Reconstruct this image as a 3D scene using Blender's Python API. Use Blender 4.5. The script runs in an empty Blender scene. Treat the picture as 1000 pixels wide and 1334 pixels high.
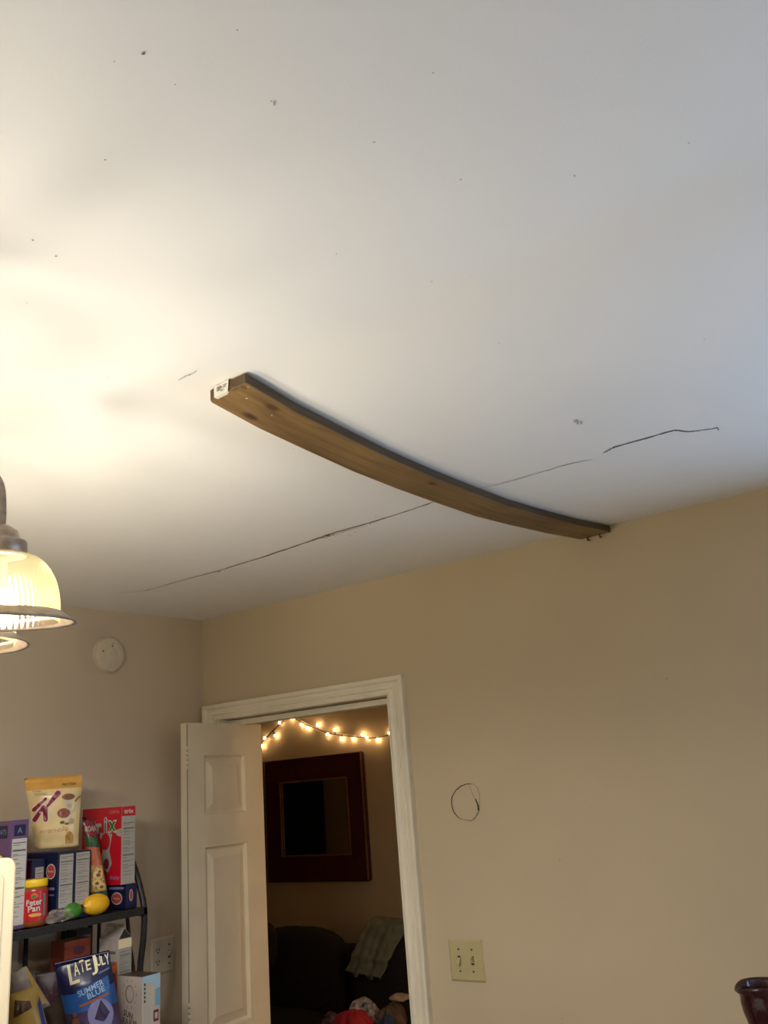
import bpy, bmesh, math, random
from mathutils import Vector, Matrix
random.seed(7)
S = bpy.context.scene
COL = S.collection
# ------------------------------------------------------------------ camera
CR = Vector((0.8204, 0.5667, -0.0760)).normalized()
CF = Vector((-0.5229, 0.7968, 0.3022)).normalized()
CU = CR.cross(CF).normalized(); CR = CF.cross(CU).normalized()
CP = Vector((2.5897, -2.5190, 1.7271)); FPX = 1130.84
cd = bpy.data.cameras.new('camera'); cam = bpy.data.objects.new('camera', cd); COL.objects.link(cam)
cd.sensor_fit = 'VERTICAL'; cd.sensor_height = 36.0; cd.lens = FPX / 1334 * 36.0; cd.clip_start = 0.02
cam.matrix_world = Matrix(((CR.x, CU.x, -CF.x, CP.x), (CR.y, CU.y, -CF.y, CP.y), (CR.z, CU.z, -CF.z, CP.z), (0, 0, 0, 1)))
S.camera = cam
# ------------------------------------------------------------------ world, daylight, exposure
w = bpy.data.worlds.new('world'); S.world = w; w.use_nodes = True
w.node_tree.nodes['Background'].inputs[0].default_value = (.35, .45, .6, 1)
w.node_tree.nodes['Background'].inputs[1].default_value = 0.02
S.view_settings.view_transform = 'Standard'; S.view_settings.look = 'None'
S.view_settings.exposure = 0.0; S.view_settings.gamma = 1.0; S.view_settings.use_curve_mapping = False
WINDOW_W = 38.0; BULB_W = 8.7; FAR_W = 22.0; KFILL_W = 0.8
WCOL = (.42, .65, 1.0); BCOL = (1.0, .972, .955); KCOL = (1.0, .95, .85); KX, KY = 3.3, -3.5
al = bpy.data.lights.new('window_daylight', 'AREA'); al.shape = 'RECTANGLE'; al.size = 1.3; al.size_y = 1.2
al.energy = WINDOW_W; al.color = WCOL
ao = bpy.data.objects.new('window_daylight', al); COL.objects.link(ao)
ao.location = (3.5, -.03, 1.5); ao.rotation_euler = (math.radians(-90), 0, 0)
CEIL = 2.44

# ------------------------------------------------------------------ pixel helpers (pixel -> direction)
def ray(x, y): return CF + CR * ((x - 500) / FPX) - CU * ((y - 667) / FPX)
def on(x, y, ax, v):
    d = ray(x, y); t = (v - CP[ax]) / d[ax]; return CP + d * t
def onplane(x, y, p0, n):
    d = ray(x, y); t = (Vector(p0) - CP).dot(n) / d.dot(n); return CP + d * t

# ------------------------------------------------------------------ materials
MATS = {}
def mat(name, col, rough=.6, metal=0.0, noise=0.0, nscale=20, bump=0.0, bscale=60, emit=None, estr=0, trans=0, spec=None, alpha=None):
    if name in MATS: return MATS[name]
    m = bpy.data.materials.new(name); m.use_nodes = True; nt = m.node_tree; b = nt.nodes['Principled BSDF']
    b.inputs['Base Color'].default_value = (*col, 1); b.inputs['Roughness'].default_value = rough; b.inputs['Metallic'].default_value = metal
    if spec is not None: b.inputs['Specular IOR Level'].default_value = spec
    tc = nt.nodes.new('ShaderNodeTexCoord')
    if noise:
        n = nt.nodes.new('ShaderNodeTexNoise'); n.inputs['Scale'].default_value = nscale; n.inputs['Detail'].default_value = 5
        nt.links.new(tc.outputs['Object'], n.inputs['Vector'])
        r = nt.nodes.new('ShaderNodeValToRGB'); r.color_ramp.elements[0].position = .3; r.color_ramp.elements[1].position = .7
        r.color_ramp.elements[0].color = (*[max(0, c * (1 - noise)) for c in col], 1)
        r.color_ramp.elements[1].color = (*[min(1, c * (1 + noise)) for c in col], 1)
        nt.links.new(n.outputs['Fac'], r.inputs['Fac']); nt.links.new(r.outputs['Color'], b.inputs['Base Color'])
    if bump:
        n2 = nt.nodes.new('ShaderNodeTexNoise'); n2.inputs['Scale'].default_value = bscale; n2.inputs['Detail'].default_value = 6
        nt.links.new(tc.outputs['Object'], n2.inputs['Vector'])
        bp = nt.nodes.new('ShaderNodeBump'); bp.inputs['Strength'].default_value = bump; bp.inputs['Distance'].default_value = .004
        nt.links.new(n2.outputs['Fac'], bp.inputs['Height']); nt.links.new(bp.outputs['Normal'], b.inputs['Normal'])
    if emit:
        b.inputs['Emission Color'].default_value = (*emit, 1); b.inputs['Emission Strength'].default_value = estr
    if trans: b.inputs['Transmission Weight'].default_value = trans
    if alpha is not None: b.inputs['Alpha'].default_value = alpha
    MATS[name] = m; return m

def shadow_wall(name, base, spots):
    """painted wall with soft mottling and shadows painted into its colour (centre, radius, darkness)"""
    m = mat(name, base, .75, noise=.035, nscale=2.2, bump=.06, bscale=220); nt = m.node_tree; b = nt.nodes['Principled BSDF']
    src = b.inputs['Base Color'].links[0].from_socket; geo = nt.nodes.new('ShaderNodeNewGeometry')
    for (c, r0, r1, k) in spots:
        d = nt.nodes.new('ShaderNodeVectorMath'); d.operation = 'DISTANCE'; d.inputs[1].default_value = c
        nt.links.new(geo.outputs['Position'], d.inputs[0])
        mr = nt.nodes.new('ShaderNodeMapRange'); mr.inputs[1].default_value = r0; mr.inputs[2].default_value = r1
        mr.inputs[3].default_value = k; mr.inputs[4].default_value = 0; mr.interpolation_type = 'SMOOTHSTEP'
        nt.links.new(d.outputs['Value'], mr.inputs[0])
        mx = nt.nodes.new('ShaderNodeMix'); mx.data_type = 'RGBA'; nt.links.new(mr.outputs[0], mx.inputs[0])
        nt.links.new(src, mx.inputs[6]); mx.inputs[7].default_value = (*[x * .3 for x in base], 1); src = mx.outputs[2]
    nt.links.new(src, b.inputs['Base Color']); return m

WALLC = (.555, .45, .297)
M_WALL = mat('wall_paint', WALLC, .75, noise=.035, nscale=2.2, bump=.06, bscale=220)
M_WALLL = shadow_wall('wall_paint_left', (.57, .465, .335), [((0, -.52, 2.28), .05, .12, .12)])
M_TRIM = mat('trim_paint', (.80, .73, .57), .42, noise=.05, nscale=9, bump=.05, bscale=90)
M_DOOR = mat('door_paint', (.73, .65, .49), .45, noise=.06, nscale=6, bump=.04, bscale=120)
M_FLOOR = mat('floor_wood', (.42, .30, .19), .5, noise=.3, nscale=6)
M_DARK = mat('dark_gap', (.02, .016, .012), .9)
M_ALMOND = mat('almond_plastic', (.49, .415, .215), .4, noise=.04, nscale=40)
M_OFFW = mat('offwhite_plastic', (.58, .51, .39), .45, noise=.04, nscale=30)
M_METAL = mat('aged_pewter', (.30, .235, .18), .42, .65, noise=.3, nscale=60)
M_IRON = mat('black_iron', (.022, .020, .018), .45, .3, noise=.3, nscale=70, bump=.2, bscale=150)
M_GOLD = mat('gold_trim', (.42, .25, .09), .35, .7, noise=.2, nscale=50)
M_SCREW = mat('screw_steel', (.12, .09, .06), .45, .8, noise=.2, nscale=300)

def ceiling_material():
    m = mat('ceiling_paint', (.85, .84, .82), .8, noise=.012, nscale=3, bump=.05, bscale=170); nt = m.node_tree; b = nt.nodes['Principled BSDF']
    src = b.inputs['Base Color'].links[0].from_socket
    tc = nt.nodes.new('ShaderNodeTexCoord'); v = nt.nodes.new('ShaderNodeTexVoronoi'); v.inputs['Scale'].default_value = 17
    nt.links.new(tc.outputs['Object'], v.inputs['Vector'])
    rr = nt.nodes.new('ShaderNodeMapRange'); rr.inputs[1].default_value = .035; rr.inputs[2].default_value = .02; rr.inputs[3].default_value = 0; rr.inputs[4].default_value = .5
    nt.links.new(v.outputs['Distance'], rr.inputs[0])
    gate = nt.nodes.new('ShaderNodeSeparateColor'); nt.links.new(v.outputs['Color'], gate.inputs[0])
    gt = nt.nodes.new('ShaderNodeMath'); gt.operation = 'GREATER_THAN'; gt.inputs[1].default_value = .55; nt.links.new(gate.outputs[0], gt.inputs[0])
    mu = nt.nodes.new('ShaderNodeMath'); mu.operation = 'MULTIPLY'; nt.links.new(gt.outputs[0], mu.inputs[0]); nt.links.new(rr.outputs[0], mu.inputs[1])
    mx = nt.nodes.new('ShaderNodeMix'); mx.data_type = 'RGBA'; nt.links.new(mu.outputs[0], mx.inputs[0]); nt.links.new(src, mx.inputs[6])
    mx.inputs[7].default_value = (.3, .27, .23, 1); nt.links.new(mx.outputs[2], b.inputs['Base Color']); return m
M_CEIL = ceiling_material()

def wood_material(knots, dk=1.0):
    m = bpy.data.materials.new('weathered_pine'); m.use_nodes = True; nt = m.node_tree; b = nt.nodes['Principled BSDF']; b.inputs['Roughness'].default_value = .62
    tc = nt.nodes.new('ShaderNodeTexCoord'); mp = nt.nodes.new('ShaderNodeMapping'); mp.inputs['Scale'].default_value = (38, 1.6, 38)
    nt.links.new(tc.outputs['Object'], mp.inputs[0])
    n1 = nt.nodes.new('ShaderNodeTexNoise'); n1.inputs['Scale'].default_value = 1.6; n1.inputs['Detail'].default_value = 7; n1.inputs['Distortion'].default_value = .8
    nt.links.new(mp.outputs[0], n1.inputs['Vector'])
    r = nt.nodes.new('ShaderNodeValToRGB'); e = r.color_ramp.elements
    e[0].position = .28; e[0].color = (.15, .085, .030, 1); e[1].position = .72; e[1].color = (.285, .170, .062, 1)
    nt.links.new(n1.outputs['Fac'], r.inputs['Fac'])
    n2 = nt.nodes.new('ShaderNodeTexNoise'); n2.inputs['Scale'].default_value = 5; nt.links.new(tc.outputs['Object'], n2.inputs['Vector'])
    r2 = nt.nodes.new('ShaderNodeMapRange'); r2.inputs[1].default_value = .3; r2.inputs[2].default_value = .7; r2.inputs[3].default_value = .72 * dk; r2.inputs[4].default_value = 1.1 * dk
    nt.links.new(n2.outputs['Fac'], r2.inputs[0])
    mm = nt.nodes.new('ShaderNodeMix'); mm.data_type = 'RGBA'; mm.blend_type = 'MULTIPLY'; mm.inputs[0].default_value = 1
    nt.links.new(r.outputs[0], mm.inputs[6]); nt.links.new(r2.outputs[0], mm.inputs[7]); src = mm.outputs[2]
    for (c, rad, k) in knots:
        d = nt.nodes.new('ShaderNodeVectorMath'); d.operation = 'SUBTRACT'; d.inputs[1].default_value = c; nt.links.new(tc.outputs['Object'], d.inputs[0])
        s = nt.nodes.new('ShaderNodeVectorMath'); s.operation = 'MULTIPLY'; s.inputs[1].default_value = (1, .55, 0); nt.links.new(d.outputs[0], s.inputs[0])
        l = nt.nodes.new('ShaderNodeVectorMath'); l.operation = 'LENGTH'; nt.links.new(s.outputs[0], l.inputs[0])
        mr = nt.nodes.new('ShaderNodeMapRange'); mr.inputs[1].default_value = rad * .35; mr.inputs[2].default_value = rad; mr.inputs[3].default_value = k; mr.inputs[4].default_value = 0
        nt.links.new(l.outputs['Value'], mr.inputs[0])
        mx = nt.nodes.new('ShaderNodeMix'); mx.data_type = 'RGBA'; nt.links.new(mr.outputs[0], mx.inputs[0]); nt.links.new(src, mx.inputs[6]); mx.inputs[7].default_value = (.055, .022, .008, 1); src = mx.outputs[2]
    nt.links.new(src, b.inputs['Base Color'])
    bp = nt.nodes.new('ShaderNodeBump'); bp.inputs['Strength'].default_value = .25; bp.inputs['Distance'].default_value = .002
    nt.links.new(n1.outputs['Fac'], bp.inputs['Height']); nt.links.new(bp.outputs[0], b.inputs['Normal']); return m

# ------------------------------------------------------------------ mesh helpers
class MB:
    def __init__(s): s.v = []; s.f = []; s.m = []; s.cur = 0
    def add(s, vs, fs):
        o = len(s.v); s.v += [tuple(v) for v in vs]; s.f += [tuple(i + o for i in f) for f in fs]; s.m += [s.cur] * len(fs); return s
    def box(s, a, b):
        (x0, y0, z0), (x1, y1, z1) = a, b
        return s.add([(x0, y0, z0), (x1, y0, z0), (x1, y1, z0), (x0, y1, z0), (x0, y0, z1), (x1, y0, z1), (x1, y1, z1), (x0, y1, z1)],
              [(0, 3, 2, 1), (4, 5, 6, 7), (0, 1, 5, 4), (1, 2, 6, 5), (2, 3, 7, 6), (3, 0, 4, 7)])
    def tube(s, path, r, n=10, closed=False, cap=True):
        P = [Vector(p) for p in path]; N = len(P); rings = []; up = None
        for i, p in enumerate(P):
            if closed: t = P[(i + 1) % N] - P[i - 1]
            else: t = P[min(i + 1, N - 1)] - P[max(i - 1, 0)]
            t.normalize()
            if up is None: up = Vector((0, 0, 1)) if abs(t.z) < .9 else Vector((1, 0, 0))
            a = t.cross(up).normalized(); up = a.cross(t).normalized()
            rr = r[i] if isinstance(r, (list, tuple)) else r
            rings.append([p + (a * math.cos(2 * math.pi * k / n) + up * math.sin(2 * math.pi * k / n)) * rr for k in range(n)])
        vs = [v for R in rings for v in R]; fs = []
        for i in range(N if closed else N - 1):
            j = (i + 1) % N
            for k in range(n): fs.append((i * n + k, i * n + (k + 1) % n, j * n + (k + 1) % n, j * n + k))
        if cap and not closed: fs += [tuple(range(n))[::-1], tuple((N - 1) * n + k for k in range(n))]
        return s.add(vs, fs)
    def lathe(s, prof, c=(0, 0, 0), n=32, flute=0.0, nf=0, close=False):
        vs = []; fs = []; L = len(prof)
        for (r, z) in prof:
            for k in range(n):
                a = 2 * math.pi * k / n; q = r * (1 + flute * math.cos(nf * a)); vs.append((c[0] + q * math.cos(a), c[1] + q * math.sin(a), c[2] + z))
        for i in range(L - 1 + (1 if close else 0)):
            j = (i + 1) % L
            for k in range(n): fs.append((i * n + k, i * n + (k + 1) % n, j * n + (k + 1) % n, j * n + k))
        return s.add(vs, fs)
    def prism(s, poly, axis, a, b):
        """poly: 2D points in the other two axes (order x,y,z without axis)"""
        def P(q, t):
            l = list(q); l.insert(axis, t); return tuple(l)
        n = len(poly); vs = [P(q, a) for q in poly] + [P(q, b) for q in poly]
        fs = [tuple(range(n)), tuple(range(2 * n - 1, n - 1, -1))] + [(i, i + n, (i + 1) % n + n, (i + 1) % n) for i in range(n)]
        return s.add(vs, fs)
    def build(s, name, mats, parent=None, smooth=False, bevel=0, seg=2, loc=None, rot=None):
        me = bpy.data.meshes.new(name); me.from_pydata(s.v, [], s.f); me.validate()
        for m in (mats if isinstance(mats, (list, tuple)) else [mats]): me.materials.append(m)
        for i, p in enumerate(me.polygons):
            if i < len(s.m): p.material_index = s.m[i]
        bm = bmesh.new(); bm.from_mesh(me); bmesh.ops.recalc_face_normals(bm, faces=bm.faces); bm.to_mesh(me); bm.free()
        if smooth:
            for p in me.polygons: p.use_smooth = True
        o = bpy.data.objects.new(name, me); COL.objects.link(o)
        if loc: o.location = loc
        if rot: o.rotation_euler = rot
        if parent: o.parent = parent
        if bevel:
            md = o.modifiers.new('bevel', 'BEVEL'); md.width = bevel; md.segments = seg; md.limit_method = 'ANGLE'
            if not smooth:
                pass
        return o
def tag(o, label=None, cat=None, group=None, kind=None):
    if label: o['label'] = label
    if cat: o['category'] = cat
    if group: o['group'] = group
    if kind: o['kind'] = kind
    return o
def empty(name, loc, label, cat, group=None):
    o = bpy.data.objects.new(name, None); COL.objects.link(o); o.location = loc; o.empty_display_size = .05
    return tag(o, label, cat, group)
def boxo(name, a, b, m, parent=None, bevel=0, seg=2): return MB().box(a, b).build(name, m, parent, bevel=bevel, seg=seg)
def struct(o): o['kind'] = 'structure'; return o
def rel(parent, o):
    """parent o keeping its world placement (parent is an unrotated Empty)"""
    o.parent = parent; o.matrix_parent_inverse = Matrix.Translation(-parent.location); return o

# ------------------------------------------------------------------ the room
XR, YF = 4.4, -4.4            # right wall, wall behind the camera
FX0, FX1, FY = -6.0, 2.4, 2.7  # room beyond the doorway
DX0, DX1, DZ = .095, .889, 2.029
wx0, wx1, wz0, wz1 = 2.85, 4.15, .9, 2.1      # window right of the view
m = MB(); m.box((FX0, 0, 0), (DX0 - .012, .12, 2.5)); m.box((DX1 + .012, 0, 0), (wx0, .12, 2.5)); m.box((DX0 - .012, 0, DZ + .012), (DX1 + .012, .12, 2.5))
m.box((wx1, 0, 0), (XR + .12, .12, 2.5)); m.box((wx0, 0, 0), (wx1, .12, wz0)); m.box((wx0, 0, wz1), (wx1, .12, 2.5))
wall_back = struct(m.build('wall_back', M_WALL))
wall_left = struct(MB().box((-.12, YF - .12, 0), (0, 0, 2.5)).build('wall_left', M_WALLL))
struct(MB().box((XR, YF - .12, 0), (XR + .12, 0, 2.5)).build('wall_right', M_WALL))
struct(MB().box((-.12, YF - .12, 0), (XR + .12, YF, 2.5)).build('wall_front', M_WALL))
floor = struct(MB().box((FX0, YF - .12, -.08), (XR + .12, FY + .12, 0)).build('floor', M_FLOOR))
struct(MB().box((FX0 - .1, FY, 0), (FX1 + .12, FY + .12, 2.5)).build('wall_far', M_WALL))
struct(MB().box((FX0 - .12, 0, 0), (FX0, FY, 2.5)).build('wall_far_left', M_WALL))
struct(MB().box((FX1, .12, 0), (FX1 + .12, FY, 2.5)).build('wall_far_right', M_WALL))
struct(MB().box((FX0 - .12, .12, CEIL), (FX1 + .12, FY + .12, CEIL + .06)).build('ceiling', M_CEIL))

def lerp(tab, x):
    if x <= tab[0][0]: return tab[0][1]
    for (a, va), (b, vb) in zip(tab, tab[1:]):
        if x <= b: return va + (vb - va) * (x - a) / (b - a)
    return tab[-1][1]
PROF = [(-4.5, 0), (-1.50, 0), (-1.37, .019), (-1.25, .029), (-1.1, .040), (-.95, .045), (-.8, .0465), (-.62, .046), (-.45, .037), (-.235, .022), (0, 0)]
GX = [(0, .40), (.5, .62), (1.2, .97), (1.7, 1.0), (2.3, .9), (4.4, .4)]
def sag(x, y):
    return lerp(PROF, y) * lerp(GX, x)
def ceilz(x, y): return CEIL - sag(x, y)
m = MB(); xs = [-.08] + [XR * i / 44 for i in range(45)] + [XR + .08]; ys = [-4.48] + [-4.4 + 2.8 * i / 8 for i in range(8)] + [-1.6 + 1.6 * i / 48 for i in range(49)] + [.08]
vs = [(x, y, ceilz(x, y)) for y in ys for x in xs]; nx = len(xs); fs = []
for j in range(len(ys) - 1):
    for i in range(nx - 1): fs.append((j * nx + i, (j + 1) * nx + i, (j + 1) * nx + i + 1, j * nx + i + 1))
m.add(vs, fs)
ceiling = m.build('ceiling', M_CEIL, smooth=True); struct(ceiling)
# make sure the visible side is the lower surface
if ceiling.data.polygons[0].normal.z > 0: ceiling.data.flip_normals()

# --- crack along the drywall joint, and marks on the ceiling
def ribbon(name, pts, widths, mtl, parent, jit=.0012, eps=.0012, n=8):
    P = [];
    for (a, b), (wa, wb) in zip(zip(pts, pts[1:]), zip(widths, widths[1:])):
        for k in range(n):
            t = k / n; P.append((Vector(a).lerp(Vector(b), t), wa + (wb - wa) * t))
    P.append((Vector(pts[-1]), widths[-1]))
    L = []; R = []
    for i, (p, wd) in enumerate(P):
        d = (P[min(i + 1, len(P) - 1)][0] - P[max(i - 1, 0)][0]); d.normalize(); nn = Vector((-d.y, d.x, 0))
        j = random.uniform(-jit, jit); wd2 = wd * random.uniform(.6, 1.25)
        for s_, lst in ((1, L), (-1, R)):
            q = p + nn * (j + s_ * wd2 / 2); lst.append((q.x, q.y, ceilz(q.x, q.y) - eps))
    k = len(L); mb = MB(); mb.add(L + R, [(i, i + 1, k + i + 1, k + i) for i in range(k - 1)])
    return mb.build(name, mtl, parent)
def cpt(x, y):
    z = CEIL - .02
    for _ in range(6): p = on(x, y, 2, z); z = ceilz(p.x, p.y)
    return p
M_CRK = mat('crack_dark', (.05, .04, .035), .9); M_CRK2 = mat('crack_tan', (.24, .165, .095), .9, noise=.4, nscale=40)
M_TEAR = mat('torn_paper_tape', (.62, .55, .45), .9, noise=.2, nscale=80)
ribbon('crack', [cpt(*q) for q in ((148, 773), (190, 769), (240, 755), (285, 743), (340, 726), (400, 706))], [.001, .0032, .004, .005, .0065, .008], M_CRK2, ceiling)
ribbon('crack', [cpt(*q) for q in ((400, 706), (430, 695), (480, 681), (520, 669), (566, 653))], [.008, .009, .0065, .005, .003], M_CRK2, ceiling)
ribbon('crack', [cpt(*q) for q in ((626, 635), (655, 629), (700, 616), (740, 604), (770, 598))], [.0012, .0018, .0022, .0026, .0015], M_CRK, ceiling)
ribbon('crack', [cpt(*q) for q in ((785, 590), (800, 582), (840, 571), (878, 560), (897, 562), (915, 560), (934, 557))], [.003, .0045, .0048, .005, .0035, .003, .0025], M_CRK, ceiling)
ribbon('crack', [cpt(*q) for q in ((933, 556), (936, 560))], [.002, .002], M_CRK, ceiling, n=3)
ribbon('torn_tape', [cpt(*q) for q in ((418, 702), (432, 697), (455, 690), (478, 684))], [.004, .011, .007, .003], M_TEAR, ceiling, eps=.0006)
for (x, y, s_) in ((285, 744, 1.3), (428, 697, 1.6), (434, 695, 1), (456, 697, .7), (482, 681, .8), (462, 692, .6), (489, 672, .5)):
    p = cpt(x, y); mb = MB(); n = 7
    mb.add([(p.x + .004 * s_ * random.uniform(.6, 1.2) * math.cos(k * 6.283 / n), p.y + .004 * s_ * random.uniform(.6, 1.2) * math.sin(k * 6.283 / n), ceilz(p.x, p.y) - .0022) for k in range(n)], [tuple(range(n))])
    mb.build('paint_chip', random.choice([M_CRK2, M_CRK2, M_CRK]), ceiling)
M_SCUFF = mat('scuff_grey', (.42, .40, .38), .9, noise=.3, nscale=200); M_SPOT = mat('spot_brown', (.16, .12, .09), .9)
for (x, y, rx, ry, mt) in ((187, 69, 2.6, 1.8, M_SPOT), (357, 134, 1.6, 3.2, M_SCUFF), (353, 131, 1.6, 1, M_SCUFF), (149, 79, 1.2, 1, M_SCUFF), (137, 207, 1.2, 1, M_SPOT), (752, 549, 1.4, 3.4, M_SCUFF), (748, 548, 1, 3, M_SCUFF), (757, 550, 1.2, 3, M_SCUFF),
                           (43, 312, 2, 1.4, M_SCUFF), (73, 333, 2, 1, M_SCUFF), (564, 94, 1.5, 1, M_SCUFF), (748, 228, 1, 2, M_SCUFF), (600, 233, 1.6, 1, M_SCUFF), (309, 38, 1.3, 1, M_SCUFF), (228, 109, 1, 1, M_SCUFF), (438, 330, 1, 1, M_SCUFF)):
    mb = MB(); n = 8; ang = random.uniform(-.3, .3)
    pp = []
    for k in range(n):
        a = k * 6.283 / n; q = random.uniform(.7, 1.2); p = cpt(x + rx * q * math.cos(a), y + ry * q * math.sin(a)); pp.append((p.x, p.y, ceilz(p.x, p.y) - .001))
    mb.add(pp, [tuple(range(n))]); mb.build('ceiling_mark', mt, ceiling)
ribbon('scuff_line', [cpt(*q) for q in ((233, 495), (242, 489), (251, 486), (257, 481))], [.0015, .004, .003, .001], M_SCUFF, ceiling, n=4)

# --- round cut outline on the back wall
M_CUT = mat('cut_line', (.045, .030, .018), .9)
def wallarc(pts, widths, mtl, name, n=6):
    P = []
    for (a, b), (wa, wb) in zip(zip(pts, pts[1:]), zip(widths, widths[1:])):
        for k in range(n): t = k / n; P.append((Vector(a).lerp(Vector(b), t), wa + (wb - wa) * t))
    P.append((Vector(pts[-1]), widths[-1])); L = []; R = []
    for i, (p, wd) in enumerate(P):
        d = (P[min(i + 1, len(P) - 1)][0] - P[max(i - 1, 0)][0]).normalized(); nn = Vector((-d.z, 0, d.x)); wd *= random.uniform(.8, 1.15)
        for s_, l in ((1, L), (-1, R)): q = p + nn * s_ * wd / 2; l.append((q.x, -.0045, q.z))
    k = len(L); mb = MB(); mb.add(L + R, [(i, i + 1, k + i + 1, k + i) for i in range(k - 1)]); return mb.build(name, mtl, wall_back)
def wp(x, y): p = on(x, y, 1, 0); return Vector((p.x, 0, p.z))
RING = [(616, 1021), (609, 1021), (601, 1024), (594, 1030), (589, 1039), (589, 1049), (592, 1058), (597, 1064), (602, 1067), (608, 1068), (614, 1069), (620, 1064), (623, 1058), (624, 1056), (623, 1048), (620, 1041), (616, 1034), (612, 1024)]
mb = MB(); outl = [(616, 1021), (609, 1021), (601, 1024), (594, 1030), (589, 1039), (589, 1049), (592, 1058), (597, 1064), (606, 1068), (614, 1068), (622, 1062), (625, 1052), (625, 1036), (622, 1026)]
po = [wp(*q) for q in outl]; n = len(po)
mb.add([(p.x, -.0035, p.z) for p in po] + [(p.x, .001, p.z) for p in po], [tuple(range(n))] + [(i, i + n, (i + 1) % n + n, (i + 1) % n) for i in range(n)])
mb.build('round_patch', M_WALL, wall_back)
M_CUT2 = mat('cut_line_faint', (.30, .24, .18), .9)
wallarc([wp(*q) for q in RING[:9]], [.0012, .0022, .003, .003, .003, .003, .003, .0025, .0015], M_CUT, 'cut_line')
wallarc([wp(*q) for q in RING[8:13]], [.002, .003, .003, .003, .003], M_CUT2, 'cut_line')
wallarc([wp(*q) for q in RING[13:16]], [.005, .0055, .004], M_CUT, 'cut_line')
wallarc([wp(*q) for q in RING[15:]], [.003, .002, .0015], M_CUT2, 'cut_line')
# small nail spots on the back wall
for (x, y, s_) in ((868, 884, .0025), (729, 1121, .002), (761, 1044, .0015), (732, 1327, .002)):
    p = wp(x, y); mb = MB(); mb.add([(p.x + s_ * math.cos(k), -.0008, p.z + s_ * math.sin(k)) for k in (0, 1, 2, 3, 4, 5)], [(0, 1, 2, 3, 4, 5)]); mb.build('nail_mark', M_CUT2, wall_back)

# --- window in the back wall, right of the view
m = MB(); fw = .06
for a, b in (((wx0, wz0), (wx1, wz0 + fw)), ((wx0, wz1 - fw), (wx1, wz1)), ((wx0, wz0 + fw), (wx0 + fw, wz1 - fw)), ((wx1 - fw, wz0 + fw), (wx1, wz1 - fw)), ((wx0 + fw, 1.48), (wx1 - fw, 1.52))):
    m.box((a[0], .03, a[1]), (b[0], .09, b[1]))
win = struct(m.build('window_1', M_TRIM)); MB().box((wx0 + fw, .055, wz0 + fw), (wx1 - fw, .06, wz1 - fw)).build('pane', mat('glass', (.9, .95, 1), .02, trans=1.0), win)

# ------------------------------------------------------------------ doorway: casing, jambs, track, folded leaf
PR = [(0, .0), (0, .016), (.006, .018), (.016, .013), (.020, .013), (.024, .019), (.030, .019), (.034, .014), (.044, .016), (.050, .023), (.056, .025), (.064, .025), (.066, .021), (.066, 0)]
cw = .066
def leg(xin, sgn, zt_in, hscale):
    mb = MB(); n = len(PR)
    a = [(xin + sgn * d, -h, 0) for d, h in PR]; b = [(xin + sgn * d, -h, zt_in + d * hscale) for d, h in PR]
    mb.add(a + b, [tuple(range(n)), tuple(range(2 * n - 1, n - 1, -1))] + [(i, i + n, (i + 1) % n + n, (i + 1) % n) for i in range(n)]); return mb
jw = .013
zi = DZ + .0; hs = (2.090 - zi) / cw
xl, xr = DX0 - jw, DX1 + jw
trim = struct(leg(xr, 1, zi, hs).build('trim_1', M_TRIM))
leg(xl, -1, zi, hs).build('casing_leg', M_TRIM, trim)
n = len(PR); mb = MB(); a = [(xl - d, -h, zi + d * hs) for d, h in PR]; b = [(xr + d, -h, zi + d * hs) for d, h in PR]
mb.add(a + b, [tuple(range(n)), tuple(range(2 * n - 1, n - 1, -1))] + [(i, i + n, (i + 1) % n + n, (i + 1) % n) for i in range(n)]); mb.build('casing_head', M_TRIM, trim)
m = MB(); m.box((DX1, -.004, 0), (DX1 + jw, .13, DZ)); m.build('jamb', M_TRIM, trim)
m = MB(); m.box((DX0 - jw, -.004, 0), (DX0, .13, DZ)); m.build('jamb', M_TRIM, trim)
m = MB(); m.box((DX0 - jw, -.004, DZ), (DX1 + jw, .13, DZ + jw)); m.build('jamb', M_TRIM, trim)
# track under the head
m = MB(); m.box((DX0, .045, DZ - .012), (DX1, .085, DZ - .004)); m.box((DX0, .040, DZ - .024), (DX1, .046, DZ - .004)); m.box((DX0, .084, DZ - .024), (DX1, .09, DZ - .004))
m.build('door_track', M_TRIM, trim)

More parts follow.
